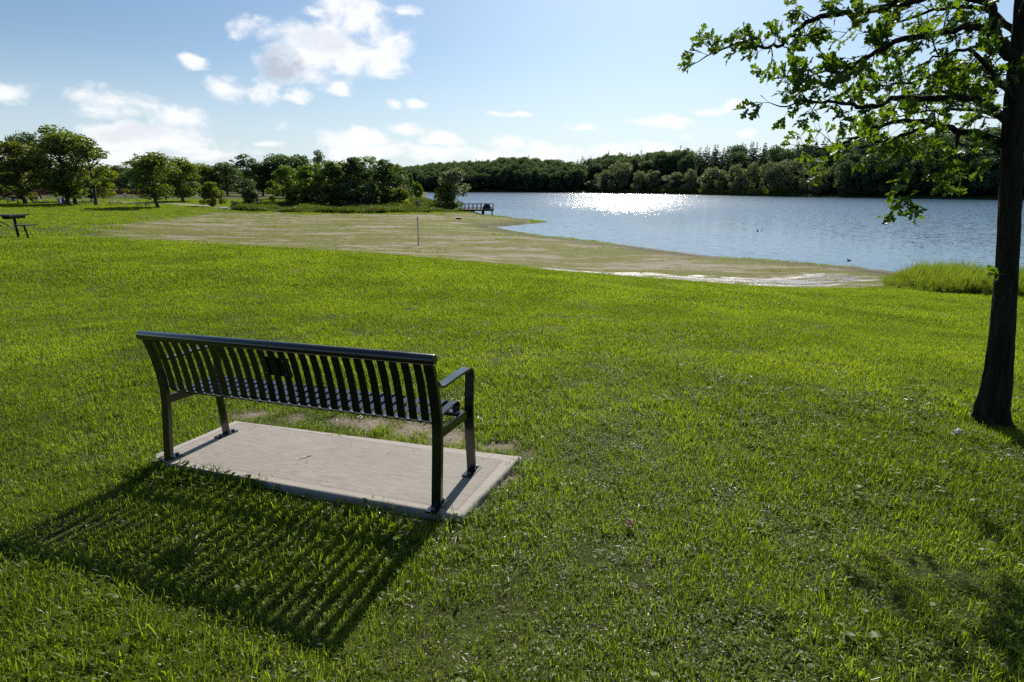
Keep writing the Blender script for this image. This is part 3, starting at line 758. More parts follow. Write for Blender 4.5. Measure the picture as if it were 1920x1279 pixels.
L_wil = leafmat('willow_leaf', (.085, .112, .05), (.215, .25, .13), .45, .3, .05, .45, (1.3, 1.35, .7))
L_con = leafmat('conifer_needle', (.032, .062, .042), (.066, .104, .066), .34, .3, .02, .5, (1.2, 1.3, .7))  # needle green brightened too, in place of haze over the distance
L_for = leafmat('far_wood_hazy_leaf', (.05, .088, .046), (.105, .148, .08), .45, .12, .02, .5, (1.3, 1.35, .6))  # distance haze put into the leaf colour: lighter and bluer green
L_olive = leafmat('olive_leaf', (.06, .08, .012), (.15, .165, .03), .5, .35, .03, .45, (1.45, 1.4, .5))
L_blue = leafmat('blue_green_leaf', (.035, .062, .02), (.085, .125, .045), .42, .35, .04, .45, (1.3, 1.4, .6))
L_fresh = leafmat('fresh_green_leaf', (.06, .105, .012), (.14, .2, .025), .55, .35, .03, .45, (1.5, 1.6, .45))
PROT = {}
def proto(key, *a, leaf=None, conifer=False, **k):
    tr, cr = (make_conifer if conifer else make_tree)(*a, **k)
    tr.materials.append(m_bark); cr.materials.append(leaf)
    PROT[key] = (tr, cr, a[0] if conifer else a[1], a[1] if conifer else a[2])
proto('oval_a', 'oval', 10, 3.4, 1.4, 11, leaf=L_mid, n=6000, nl=34, sparse=.25)
proto('oval_b', 'oval', 10, 3.2, 2.3, 12, leaf=L_mid, n=5600, nl=32, sparse=.3)
proto('oval_dark', 'oval', 10, 3.2, 1.2, 13, leaf=L_dark, n=3600)
proto('vase', 'vase', 13, 4.2, 1.8, 14, leaf=L_mid, n=9500, nl=60, lobe=.12, card=.22, sparse=.26)
proto('spread', 'wide', 11, 5.4, 1.5, 15, leaf=L_mid, n=9000, nl=56, lobe=.14, sparse=.3, flat=.6)
proto('airy', 'oval', 11, 3.6, 3.2, 16, leaf=L_mid, n=2600, nl=24, lobe=.11, sparse=.55, flat=.6)
proto('low_yellow', 'wide', 6, 5.6, 1.1, 17, leaf=L_yel, n=5600, nl=36, lobe=.2, sparse=.3, flat=.6)
proto('bush_a', 'bush', 4, 2.3, .2, 18, leaf=L_yel, n=2600, nl=22, lobe=.22, card=.19, sparse=.25)
proto('bush_b', 'bush', 4.6, 2.3, .3, 19, leaf=L_mid, n=2600, nl=20, lobe=.2, card=.19, sparse=.3)
proto('sapling', 'oval', 4, 1.4, 1.0, 20, leaf=L_yel, n=900, nl=14, lobe=.15, card=.17, sparse=.4)
proto('poplar_a', 'column', 10, 2.0, .8, 21, leaf=L_mid, n=3400, nl=26, lobe=.11, sparse=.32, trunks=3)
proto('poplar_b', 'column', 10, 2.2, .6, 22, leaf=L_mid, n=3400, nl=26, lobe=.12, sparse=.36, trunks=2)
proto('poplar_dark', 'column', 10, 2.1, .6, 23, leaf=L_dark, n=3600, nl=26, lobe=.12, sparse=.2)
proto('shrub', 'bush', 3, 2.2, .1, 24, leaf=L_mid, n=2000, nl=18, lobe=.26, card=.2)
proto('willow', 'round', 9, 4.2, 1.0, 25, leaf=L_wil, n=5200, nl=26, lobe=.13, sparse=.4, droop=.35, card=.26, aspect=.4)
proto('willow_b', 'round', 9, 5.0, .6, 26, leaf=L_wil, n=5200, nl=22, lobe=.17, sparse=.38, droop=.35, card=.28, aspect=.4)
proto('willow_c', 'wide', 9, 4.6, .3, 36, leaf=L_wil, n=5600, nl=26, lobe=.15, sparse=.42, droop=.3, card=.24, aspect=.45, lean=.12)
proto('lake_willow', 'wide', 7.4, 3.4, .8, 27, leaf=L_wil, n=3600, nl=30, lobe=.15, sparse=.3, droop=.2, lean=.10, card=.2)
proto('spruce', 12, 2.0, 28, leaf=L_con, conifer=True)
proto('pine', 14, 2.6, 29, leaf=L_con, conifer=True, n=1300, card=.4)
def tree(name, key, px, pbase, ptop, phalf, D, label, cat='tree', group=None, rz=None, leaf=None):
    """place a tree by where its foot stands; size from its real height at that distance"""
    b = at_y(px, pbase, D); z = gz(b[0], b[1]) if D < 180 else max(gz(b[0], b[1]), .1)
    topz = at_y(px, ptop, D)[2]; H = topz - z; W = phalf / 1120 * D
    tr, cr, h0, w0 = PROT[key]
    if leaf is None and cr.materials[0] is L_mid: leaf = random.choice([None, L_olive, L_blue, L_mid, L_fresh])
    e = empty(name, (b[0], b[1], z), random.uniform(0, 6.28) if rz is None else rz, label, cat, group)
    e.scale = (W / w0, W / w0, H / h0)
    for nm, me in (('trunk', tr), ('crown', cr)):
        o = bpy.data.objects.new(nm, me); COL.objects.link(o); o.parent = e
        if nm == 'crown' and leaf is not None: o.material_slots[0].link = 'OBJECT'; o.material_slots[0].material = leaf
    return e
GP_ = 'trees of the picnic lawn'
tree('broadleaf_tree', 'spread', 46, 383, 266, 72, 98, 'broad spreading tree shading the picnic tables, its trunk by the blue bin', group=GP_, leaf=L_olive)
tree('broadleaf_tree', 'oval_a', -28, 385, 250, 52, 99, 'tall tree cut by the picture edge at the picnic lawn', group=GP_)
tree('maple_tree', 'vase', 129, 384, 238, 60, 98, 'tallest full-crowned tree over the picnic lawn with a slightly leaning trunk', group=GP_, leaf=L_mid)
tree('broadleaf_tree', 'airy', 182, 384, 258, 46, 97, 'loose open-branched tree between the tallest tree and the low yellow-green one', group=GP_)
tree('broadleaf_tree', 'low_yellow', 172, 374, 306, 72, 112, 'low wide yellow-green tree behind the slim trunk on the picnic lawn', group=GP_)
tree('broadleaf_tree', 'oval_b', 294, 387, 285, 46, 92, 'lone rounded tree beside the gravel path with a picnic table under it', group=GP_)
tree('broadleaf_tree', 'oval_a', 343, 377, 297, 38, 116, 'middle-sized tree just behind the lone rounded tree by the path', group=GP_)
tree('spruce_tree', 'oval_dark', 47, 374, 253, 18, 128, 'dark pointed tree rising behind the spreading picnic tree')
tree('spruce_tree', 'oval_dark', 76, 374, 246, 26, 126, 'dark tall tree close behind the tallest picnic tree, peeking over its shoulder')
tree('green_shrub', 'bush_a', 400, 384.5, 341, 27, 101, 'rounded yellow-green bush by the gravel path', 'bush')
tree('green_shrub', 'bush_b', 462, 388, 334, 28, 99, 'taller dark-hearted bush beside the path end and the timber edging', 'bush')
tree('young_tree', 'sapling', 514, 382, 338, 17, 104, 'slim young tree with a bare stem between the path bushes and the dense clump', 'tree')
tree('broadleaf_tree', 'oval_b', 388, 369, 306, 30, 160, 'mid green tree rising behind the rounded path bush')
tree('broadleaf_tree', 'oval_dark', 428, 369, 304, 30, 162, 'dark tree behind the gap between the two path bushes')
tree('broadleaf_tree', 'airy', 462, 369, 290, 32, 158, 'tall airy-topped tree with sky showing through, behind the taller path bush')
tree('broadleaf_tree', 'oval_b', 494, 369, 303, 28, 156, 'greyish green tree behind the slim young tree')
tree('broadleaf_tree', 'oval_dark', 530, 369, 289, 36, 158, 'big dark round tree at the lakeward end of the rear tree line')
tree('broadleaf_tree', 'oval_dark', 566, 369, 290, 30, 158, 'dark tree half hidden behind the clump beside the big dark round tree')
tree('broadleaf_tree', 'oval_a', 541, 378, 311, 24, 132, 'soft mid green tree in front of the big dark round tree')
tree('broadleaf_tree', 'airy', 604, 380, 283, 22, 134, 'dark round-headed tree standing tallest at the back of the clump')
CL = 'trees of the clump above the beach'
for key, px, pb, pt, hw, D, lab in [
    ('poplar_a', 578, 389, 312, 20, 110, 'slender greyish poplar at the path end of the clump'),
    ('poplar_b', 602, 390, 302, 19, 109, 'slender poplar in front of the tallest dark tree in the clump'),
    ('poplar_a', 624, 390, 304, 18, 108, 'third slender poplar from the path end of the clump'),
    ('poplar_b', 645, 391, 297, 19, 109, 'pale poplar at the middle of the clump'),
    ('poplar_a', 668, 391, 296, 18, 107, 'poplar just before the highest treetop of the clump'),
    ('poplar_b', 690, 391, 289, 21, 113, 'tallest poplar of the clump with a ragged top'),
    ('poplar_dark', 722, 390, 298, 18, 107, 'dark column-shaped tree at the lake end of the clump'),
    ('poplar_b', 745, 386, 305, 14, 116, 'small tree behind the dark column-shaped one'),
    ('oval_a', 742, 385, 326, 26, 112, 'bright rounded tree on the knoll at the lake end of the clump'),
    ('bush_a', 752, 384, 352, 16, 106, 'light yellow-green bush at the lakeward foot of the clump'),
    ('bush_a', 584, 391, 334, 24, 105, 'bright bush at the path end foot of the clump'),
    ('shrub', 560, 391, 352, 22, 106, 'dark low bush next to the bright one at the foot of the clump'),
    ('shrub', 622, 393, 346, 28, 104, 'dark bush under the pale poplars'),
    ('bush_b', 655, 393, 342, 26, 104, 'olive bush before the middle of the clump'),
    ('shrub', 692, 393, 344, 28, 104, 'dark bush under the tallest poplar'),
    ('bush_b', 720, 392, 348, 22, 105, 'bush at the foot of the dark column-shaped tree')]:
    bush = key in ('bush_a', 'bush_b', 'shrub')
    tree('clump_bush' if bush else 'poplar_tree', key, px, pb, pt, hw * 1.22, D, lab, 'bush' if bush else 'tree', CL)
tree('round_shrub', 'shrub', 784, 374, 343, 13, 122, 'dark round bush alone on the knoll by the water', 'bush')
tree('round_shrub', 'shrub', 770, 372, 326, 12, 140, 'dark upright bush behind the bright knoll tree', 'bush')
tree('willow_tree', 'lake_willow', 846, 391, 315, 38, 106, 'grey-green leaning willow over the lake dock', rz=0)
tree('willow_shrub', 'bush_a', 838, 391, 344, 26, 104, 'pale willow bush under the leaning willow', 'bush')
tree('willow_shrub', 'shrub', 852, 394, 379, 13, 101, 'low leafy bush hiding the shore end of the dock', 'bush')
tree('young_tree', 'sapling', 819, 390, 366, 8, 106, 'tiny dark tree standing between the knoll and the dock willow', 'tree')
# far line behind the picnic lawn
FL = 'trees behind the orange fence'
for i, (key, px, pt, hw, D) in enumerate([('oval_dark', -20, 318, 34, 205), ('pine', 18, 322, 20, 210), ('oval_dark', 60, 330, 30, 205), ('pine', 104, 325, 20, 212), ('oval_dark', 150, 328, 30, 206), ('pine', 198, 306, 16, 208), ('oval_dark', 226, 309, 20, 204), ('pine', 245, 313, 15, 208), ('oval_dark', 268, 312, 22, 206), ('oval_dark', 318, 302, 26, 205), ('oval_dark', 366, 309, 24, 206), ('oval_dark', 412, 318, 26, 205), ('oval_dark', 500, 325, 30, 204), ('oval_dark', 470, 330, 30, 206), ('oval_dark', 590, 330, 34, 204), ('oval_dark', 650, 332, 36, 204)]):
    pos_ = ['at the far end of the orange fence', 'second along the orange fence', 'behind the spreading tree', 'behind the gap next to the tallest tree', 'behind the tallest tree', 'with a dark spire behind the loose tree', 'just past the yellow-green tree', 'thin and pointed past the yellow-green tree', 'close behind the lone rounded tree', 'between the lone rounded tree and the middle-sized one', 'behind the middle-sized tree', 'behind the rounded path bush', 'behind the slim young tree', 'behind the taller path bush', 'behind the path end of the clump', 'behind the middle of the clump'][i]
    tree('far_tree', key, px, 366, pt, hw, D, 'dark distant %s %s' % ('conifer' if key == 'pine' else 'tree', pos_), group=FL)
# willows on the far shore
WL = 'willows along the far shore'
wl = [(1112, 337, 16, 'small pale willow leaning over the water at the dock end of the willow row'), (1128, 318, 20, 'second pale willow behind the small leaning one'), (1160, 303, 30, 'broad high-domed willow, widest of the far shore row'), (1196, 317, 18, 'rounded willow beside the broad high-domed one'), (1222, 316, 20, 'willow over the brightest sun glitter'), (1258, 321, 20, 'low round willow just past the sun glitter'), (1290, 314, 14, 'narrow willow standing apart before the reed bed'), (1298, 330, 10, 'smallest bushy willow by the narrow one'), (1328, 312, 20, 'willow at the start of the tall willow group'), (1354, 316, 18, 'drooping willow second in the tall group'), (1380, 306, 20, 'tall willow at the middle of the reed bed'), (1408, 304, 22, 'tall silver-green willow over the reed bed'), (1440, 300, 24, 'willow with two rounded heads above the reeds'), (1472, 294, 26, 'highest willow of the far shore, rounded and pale'), (1510, 296, 30, 'big wide willow near the end of the reed bed'), (1545, 312, 24, 'last willow of the row before the dark wood')]
for i, (px, pt, hw, lab) in enumerate(wl):
    q = far_shore(px); d = q[:2] / np.hypot(*q[:2]); q2 = q[:2] + d * (5 if hw > 15 else 2)
    tree('willow_tree', ['willow', 'willow_b', 'willow_c'][(i * 2 + i // 3) % 3], px, 365, pt + random.uniform(-1.5, 2), hw * random.uniform(.95, 1.5), q2[1] + random.uniform(-1, 4), lab, group=WL)
# the wood on the far hill: one mass
sky_line = [(-400, 318), (0, 322), (150, 318), (300, 318), (500, 316), (700, 314), (760, 312), (800, 307), (860, 303), (920, 300), (960, 294), (985, 294), (1010, 299), (1050, 300), (1075, 304), (1090, 296), (1115, 298), (1125, 289), (1160, 288), (1200, 287), (1222, 287), (1230, 281), (1260, 279), (1300, 276), (1340, 277), (1400, 272), (1460, 274), (1500, 268), (1560, 262), (1650, 252), (1750, 240), (1850, 235), (1950, 228), (2200, 215), (2600, 200), (3200, 200)]
fm = {}
def fproto(i, conifer, *a, **k):
    tr, cr = (make_conifer if conifer else make_tree)(*a, **k)
    # one mesh: crown + trunk
    nv = len(cr.vertices); co = np.empty(nv * 3, np.float32); cr.vertices.foreach_get('co', co)
    qi = np.empty(len(cr.loops), np.int32); cr.loops.foreach_get('vertex_index', qi)
    H = a[0] if conifer else a[1]; W = a[1] if conifer else a[2]
    V = co.reshape(-1, 3) / np.array([W, W, H]); return mesh_np('tree', V, qi.reshape(-1, 4)), H, W
fs = [fproto(0, True, 16, 2.6, 51, n=4200, card=.36), fproto(1, True, 16, 2.2, 52, n=4000, card=.34), fproto(2, True, 16, 3.0, 53, n=4600, card=.38),
      fproto(3, False, 'oval', 14, 4.5, 2.0, 54, n=2600, card=.38), fproto(4, False, 'round', 14, 5.5, 1.5, 55, n=2800, card=.38), fproto(5, False, 'vase', 14, 5.0, 1.5, 56, n=2600, card=.38, lobe=.13)]
fp, fsx, fid = [], [], []
skx = [a for a, b in sky_line]; sky_ = [b for a, b in sky_line]
for row, (off, hk) in enumerate([(4, .62), (9, .74), (15, .84), (21, .86), (27, .95), (34, 1.0), (42, 1.0), (52, 1.02)]):
    px = 730.0 if row > 1 else 790.0
    while px < 2900:
        q = far_shore(px); d = q[:2] / np.hypot(*q[:2]); Dq = np.hypot(*q[:2])
        if row < 3 and 1085 < px < 1580: px += 12; continue
        p2 = q[:2] + d * (off + random.uniform(-2.5, 2.5))
        z = float(height(p2[None])[0]); ty = np.interp(px, skx, sky_)
        topz = at_y(px, ty, p2[1])[2]
        con = random.random() < (np.interp(px, [700, 1000, 1120, 1400], [.15, .2, .75, .9]) if row > 2 else np.interp(px, [700, 1100, 1500, 1800], [.1, .15, .3, .3]))
        H = max(6, (topz - z) * hk * random.uniform(.92, 1.12 if con else 1.03)); k = random.choice([0, 1, 2]) if con else random.choice([3, 4, 5])
        W = H * random.uniform(.20, .29) if con else H * random.uniform(.32, .42)
        fp.append((p2[0], p2[1], z)); fsx.append((W, W, H)); fid.append(k)
        px += (W * 1.15 / Dq * 1120) * (1.1 if row == 0 else 1.0 if row < 3 else .8)
for row in range(3):                       # wood behind the park, past the fence
    px = -500.0
    while px < 760:
        D = 232 + row * 9 + random.uniform(-4, 4); ty = np.interp(px, skx, sky_)
        b = at_y(px, 366, D); z = gz(b[0], b[1]); H = max(5, (at_y(px, ty, D)[2] - z) * random.uniform(.8, 1.05)); con = random.random() < .3
        W = H * random.uniform(.2, .25) if con else H * random.uniform(.35, .5)
        fp.append((b[0], b[1], z)); fsx.append((W, W, H)); fid.append(random.choice([0, 1]) if con else random.choice([3, 4, 5])); px += W / D * 1120 * 1.2
fw = scatter('forest', [(m, [L_con if i < 3 else L_for]) for i, (m, h, w) in enumerate(fs)], np.array(fp), rng.uniform(0, 6.28, len(fp)), np.array(fsx), fid)
tag(fw, 'dark mixed wood of conifers and broadleaf trees on the far hillside', 'wood', kind='stuff')

# ------------------------------------------------------------------ the oak
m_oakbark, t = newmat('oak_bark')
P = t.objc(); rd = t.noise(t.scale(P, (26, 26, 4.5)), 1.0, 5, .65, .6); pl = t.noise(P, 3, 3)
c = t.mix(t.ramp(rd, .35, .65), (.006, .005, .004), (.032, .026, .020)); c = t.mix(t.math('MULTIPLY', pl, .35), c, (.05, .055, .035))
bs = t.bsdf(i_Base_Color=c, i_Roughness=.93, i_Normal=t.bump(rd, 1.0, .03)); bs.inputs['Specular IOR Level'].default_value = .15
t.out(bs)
m_oakleaf = leafmat('oak_leaf', (.03, .062, .010), (.072, .115, .016), .54, 2.0, .03, .35, (2.7, 2.6, .36), .7)
OB = on_ground(1862, 792); OY = OB[1]
oak = empty('oak_tree', (OB[0], OB[1], OB[2]), 0, 'dark-trunked oak with lobed backlit leaves reaching over the lake view', 'tree')
OV = Vector(OB)
def O(px, py, dy=0.0): return Vector(at_y(px, py, OY + dy)) - OV
tr_pts = [O(1860, 815), O(1861, 792), O(1864, 760), O(1872, 700), O(1877, 640), O(1884, 560), O(1889, 480), O(1893.5, 390), O(1897, 300), O(1901, 215), O(1907, 130), O(1915, 40), O(1922, -60), O(1935, -220), O(1950, -420), O(1960, -640), O(1972, -900)]
kpx = OY / 1120
tr_r = [x * kpx * .80 for x in (45, 39, 33.5, 29, 26, 23.5, 22, 21.5, 20.5, 20, 17, 15, 14, 11.5, 9, 6, 2)]
def fine(P, r, k=5):
    P = [np.array(p) for p in P]; n = len(P); o = []; q = []
    E = [2 * P[0] - P[1]] + P + [2 * P[-1] - P[-2]]
    for i in range(1, n):
        a, b, c, d = E[i - 1:i + 3]
        for j in range(k):
            u = j / k; o.append(.5 * (2 * b + (c - a) * u + (2 * a - 5 * b + 4 * c - d) * u * u + (3 * b - a - 3 * c + d) * u ** 3)); q.append(r[i - 1] * (1 - u) + r[i] * u)
    o.append(P[-1]); q.append(r[-1]); return o, q
rp, rr_ = fine(tr_pts, tr_r, 8)
nseg = 40; V = []; Qd = []
for i, (p, r) in enumerate(zip(rp, rr_)):
    for k in range(nseg):
        a = 2 * math.pi * k / nseg
        rid = 1 + .055 * math.sin(a * 9 + 2.2 * math.sin(p[2] * 5) + p[2] * 2) + .05 * (vnoise(math.cos(a) * 3 + 9, math.sin(a) * 3 + p[2] * 6, .35, 61) - .5) * 2
        fl = max(0, 1 - p[2] / .4); root = 1 + .06 * fl + .24 * fl * fl * math.sin(a * 5 + 1.0) + fl * .06 * math.cos(a - math.pi)
        V.append((p[0] + math.cos(a) * r * float(rid) * root, p[1] + math.sin(a) * r * float(rid) * root, p[2]))
for i in range(len(rp) - 1):
    for k in range(nseg): Qd.append((i * nseg + k, i * nseg + (k + 1) % nseg, (i + 1) * nseg + (k + 1) % nseg, (i + 1) * nseg + k))
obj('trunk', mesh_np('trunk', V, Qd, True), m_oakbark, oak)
boughs = [  # (points in photo pixels with depth offset, start radius in pixels)
    ([(1908, 120, 0), (1882, 85, -.05), (1868, 55, -.08), (1856, 0, -.1), (1840, -70, -.12), (1800, -160, -.1)], 11),
    ([(1858, 5, -.1), (1780, -16, -.05), (1710, 0, 0), (1647, 15, .05), (1600, 28, .08), (1563, 27, .1), (1513, 43, .12), (1487, 63, .15), (1460, 85, .15), (1423, 90, .2), (1373, 87, .2), (1325, 105, .22)], 8),
    ([(1872, 62, -.05), (1830, 50, -.15), (1790, 56, -.2), (1697, 73, -.3), (1647, 97, -.3), (1613, 115, -.32), (1580, 133, -.35), (1540, 135, -.35), (1500, 145, -.38)], 6.5),
    ([(1898, 175, 0), (1860, 143, .12), (1830, 128, .2), (1780, 133, .3), (1713, 155, .4), (1663, 160, .5), (1628, 161, .5)], 6),
    ([(1896, 235, 0), (1847, 192, -.1), (1797, 181, -.2), (1740, 187, -.3), (1680, 182, -.35), (1643, 199, -.4), (1613, 197, -.42), (1567, 193, -.45), (1513, 190, -.5), (1475, 200, -.5)], 7),
    ([(1893, 275, 0), (1847, 253, .08), (1780, 240, .15), (1720, 228, .2), (1697, 227, .22), (1647, 237, .3), (1613, 253, .3), (1580, 267, .35), (1545, 278, .35), (1518, 277, .35)], 7),
    ([(1745, 233, .18), (1713, 246, .1), (1680, 257, 0), (1640, 267, -.05), (1600, 282, -.1), (1582, 288, -.1)], 4),
    ([(1795, 243, .13), (1788, 283, 0), (1765, 310, -.1), (1745, 326, -.15), (1727, 344, -.2), (1710, 360, -.22), (1700, 372, -.25)], 3.5),
    ([(1900, 230, 0), (1852, 212, .3), (1790, 205, .55), (1720, 210, .8), (1660, 225, .9)], 5),
    ([(1912, 70, 0), (1850, 20, .3), (1770, 15, .5), (1690, 40, .6), (1640, 55, .65)], 6),
    ([(1905, 190, 0), (1870, 150, -.3), (1820, 95, -.45), (1770, 100, -.55), (1730, 120, -.6)], 5),
    # beyond the frame: the rest of the crown
    ([(1918, 0, 0), (1990, -60, .2), (2080, -100, .4), (2180, -120, .5), (2280, -110, .6)], 8),
    ([(1900, 230, 0), (1960, 200, -.1), (2040, 180, -.2), (2120, 190, -.3), (2200, 215, -.3)], 6),
    ([(1905, 150, 0), (1985, 100, .4), (2080, 80, .8), (2180, 100, 1.0)], 6),
    ([(1930, -160, 0), (1850, -260, -.4), (1760, -320, -.7), (1660, -330, -.8), (1560, -300, -.9)], 8),
    ([(1930, -160, 0), (2010, -260, -.3), (2110, -330, -.6), (2230, -360, -.8)], 8),
    ([(1945, -360, 0), (1900, -520, .3), (1820, -640, .5), (1740, -700, .5)], 6),
    ([(1945, -360, 0), (2010, -520, .4), (2090, -620, .8)], 6),
    ([(1925, -90, 0), (1860, -190, .8), (1780, -240, 1.3), (1700, -250, 1.7)], 7),
    ([(1915, 30, 0), (1940, -50, -.6), (1970, -110, -1.1), (1990, -150, -1.5)], 6),
    ([(1930, -180, 0), (1950, -320, -.7), (1990, -420, -1.3)], 6)]
lobed = np.array([(0, 0), (.035, .10), (.15, .24), (.05, .30), (.24, .47), (.07, .50), (.33, .70), (.31, .80), (.12, .79), (.19, .94), (.07, .97), (0, 1.0)])
mbB = MB(); leafV = []; leafF = []
lr_ = np.random.default_rng(77)
def add_leaf(p, d, size):
    """bur-oak leaf: lobed outline, folded along the midrib, curved"""
    d = d / np.linalg.norm(d); s = np.cross(d, lr_.normal(0, 1, 3) + np.array([0, 0, .9])); s /= np.linalg.norm(s) + 1e-9; nrm = np.cross(s, d)
    fold = lr_.uniform(.05, .45); curl = lr_.uniform(-.15, .55); wv = lr_.uniform(.65, 1.05); b = len(leafV)
    def P(u, v): return p + d * v * size + s * u * size * wv * math.cos(fold) + nrm * (abs(u) * math.sin(fold) - curl * v * v * .5) * size
    n = len(lobed)
    for u, v in lobed: leafV.append(P(0, v))
    for sg in (1, -1):
        b2 = len(leafV)
        for u, v in lobed: leafV.append(P(sg * u, v))
        for k in range(n - 1): leafF.append((b + k, b + k + 1, b2 + k + 1, b2 + k) if sg > 0 else (b + k, b2 + k, b2 + k + 1, b + k + 1))
def twig(p, d, ln, depth, dens=1.0):
    pts = [p]; q = p.copy(); dd = d / np.linalg.norm(d); n = 4
    for i in range(n):
        dd = dd + lr_.normal(0, .22, 3) + np.array([0, 0, .03]); dd /= np.linalg.norm(dd); q = q + dd * ln / n; pts.append(q.copy())
    r0 = .0022 + .0024 * depth
    mbB.tube(pts, [r0 * (1 - .17 * i) for i in range(n + 1)], 5, False)
    if depth > 0:
        for k in range(lr_.integers(2, 4)):
            i = lr_.integers(1, n + 1); sdv = lr_.normal(0, 1, 3); sdv -= dd * sdv.dot(dd); twig(pts[i], dd * .8 + sdv * .55, ln * lr_.uniform(.45, .75), depth - 1, dens)
    m = int((5 if depth == 0 else 3) * dens + lr_.random())
    for k in range(m):
        f = lr_.uniform(.45, 1.0) if k > 1 else 1.0; i = min(n - 1, int(f * n)); a = pts[i] + (pts[i + 1] - pts[i]) * (f * n - i)
        sdv = lr_.normal(0, 1, 3); sdv -= dd * sdv.dot(dd)
        add_leaf(a, dd * .75 + sdv * .65 + np.array([0, 0, -.1]), lr_.uniform(.045, .098))
BD = {0: (.3, .6), 1: (.65, 1.15), 2: (.6, 1.1), 3: (.65, 1.25), 4: (.5, .95), 5: (.3, .7), 6: (.45, .9), 7: (.5, 1.0)}
for q in range(8, 40): BD[q] = (.45, .75)
BD[9] = (.7, 1.2); BD[8] = (.6, 1.1); BD[10] = (.6, 1.1)
for bi, (pts, r) in enumerate(boughs):
    B = [O(*p) for p in pts]; rad = [max(.004, r * kpx * (1 - .86 * i / (len(B) - 1))) for i in range(len(B))]
    fpnts, frad = fine(B, rad, 4)
    fpnts = [p + (lr_.normal(0, .006, 3) if 0 < i < len(fpnts) - 1 else 0) for i, p in enumerate(fpnts)]
    mbB.tube([Vector(p) for p in fpnts], frad, 8)
    seg = np.array([np.linalg.norm(b - a) for a, b in zip(fpnts, fpnts[1:])]); cum = np.r_[0, np.cumsum(seg)]; tot = cum[-1]
    s = tot * (.15 if 0 < bi < 11 else .5 if bi == 0 else .16)
    inframe = bi < 8
    while s < tot:
        i = min(len(seg) - 1, int(np.searchsorted(cum, s) - 1)); i = max(0, i)
        p = fpnts[i] + (fpnts[i + 1] - fpnts[i]) * ((s - cum[i]) / seg[i]); dd = (fpnts[i + 1] - fpnts[i]) / seg[i]
        sdv = lr_.normal(0, 1, 3) * np.array([1, 1, .8]); sdv -= dd * sdv.dot(dd); sdv /= np.linalg.norm(sdv)
        fr_ = s / tot
        twig(p, dd * .55 + sdv, lr_.uniform(.09, .2) * (1.15 - .45 * fr_), 1 if lr_.random() < BD[bi][0] else 0, BD[bi][1])
        s += lr_.uniform(.03, .06) if inframe else lr_.uniform(.06, .12)
    twig(fpnts[-1], fpnts[-1] - fpnts[-2], .13, 1)
# one small leaf sprig on the trunk itself
twig(np.array(O(1884, 515, -.12)), np.array([-.6, -.2, .3]), .06, 0)
bmesh.ops.recalc_face_normals(mbB.bm, faces=mbB.bm.faces)
me = bpy.data.meshes.new('branches'); mbB.bm.to_mesh(me); mbB.bm.free()
obj('bough', me, m_oakbark, oak)
obj('crown', mesh_np('crown', np.array(leafV), np.array(leafF), True), m_oakleaf, oak)

# ------------------------------------------------------------------ things on the lawn and beach
m_dkmetal = simple('dark_frame_metal', (.012, .012, .013), .5, .3, .3, 8, .1)
m_greywood = simple('weathered_board', (.16, .14, .12), .85, 0, .35, 5, .4, .25)
m_dkwood = simple('dark_wet_timber', (.045, .04, .037), .8, 0, .4, 4, .4, .3)
m_tabletop = simple('sun_bleached_board', (.30, .27, .235), .7, 0, .25, 5, .3, .4)
m_dkboard = simple('dark_stained_board', (.028, .022, .018), .7, 0, .4, 5, .3, .3)
# pedestal picnic table at the lawn's edge
b = at_y(34, 447, 19.4); zt0 = gz(b[0], b[1])
K_ = 19.4 / 1120
e = empty('picnic_table', (b[0], b[1], zt0), 0.0, 'dark pedestal picnic table standing on the crest of the near lawn', 'picnic table')
TT = .78
mb = MB()
for j in range(5): mb.box((-.80, -.34 + j * .17, TT - .02), (2.04, .155, .045))
mb.build('tabletop', m_dkboard, e, .004)
for x in (.02, -1.55):
    mb = MB(); mb.tube([(x, 0, -.12), (x, 0, TT - .1)], .036, 12); mb.build('pedestal', m_dkmetal, e); mb = MB(); mb.box((x, 0, TT - .09), (.20, .62, .09), taper=1.15); mb.build('top_bracket', m_dkmetal, e, .01)
for x0, x1, lx in ((.22, .50, .31), ):
    mb = MB(); mb.box(((x0 + x1) / 2 - .02, .0, .435), (x1 - x0 + .12, .5, .035)); s_ = mb.build('end_seat', m_dkboard, e, .004)
    mb = MB(); mb.tube([(lx - .03, 0, .42), (lx - .01, 0, .3), (lx + .03, 0, .14), (lx + .02, 0, -.12)], [.03, .026, .027, .03], 10); mb.build('seat_leg', m_dkmetal, e)
for sg in (-1,):
    mb = MB(); mb.box((-.95, sg * .62, .455), (1.86, .27, .045)); mb.build('bench_seat', m_dkboard, e, .004)
    for lx in (-.27, -1.6):
        mb = MB(); mb.tube([(lx + .05, sg * .62, .43), (lx + .02, sg * .62, .3), (lx - .03, sg * .62, .1), (lx - .01, sg * .62, -.12)], [.034, .028, .03, .034], 10); mb.build('seat_leg', m_dkmetal, e)
mb = MB(); mb.bar((.0, 0, .28), (-.75, 0, .72), .02, .02); mb.bar((-1.53, 0, .28), (-.8, 0, .72), .02, .02); mb.build('brace', m_dkmetal, e)

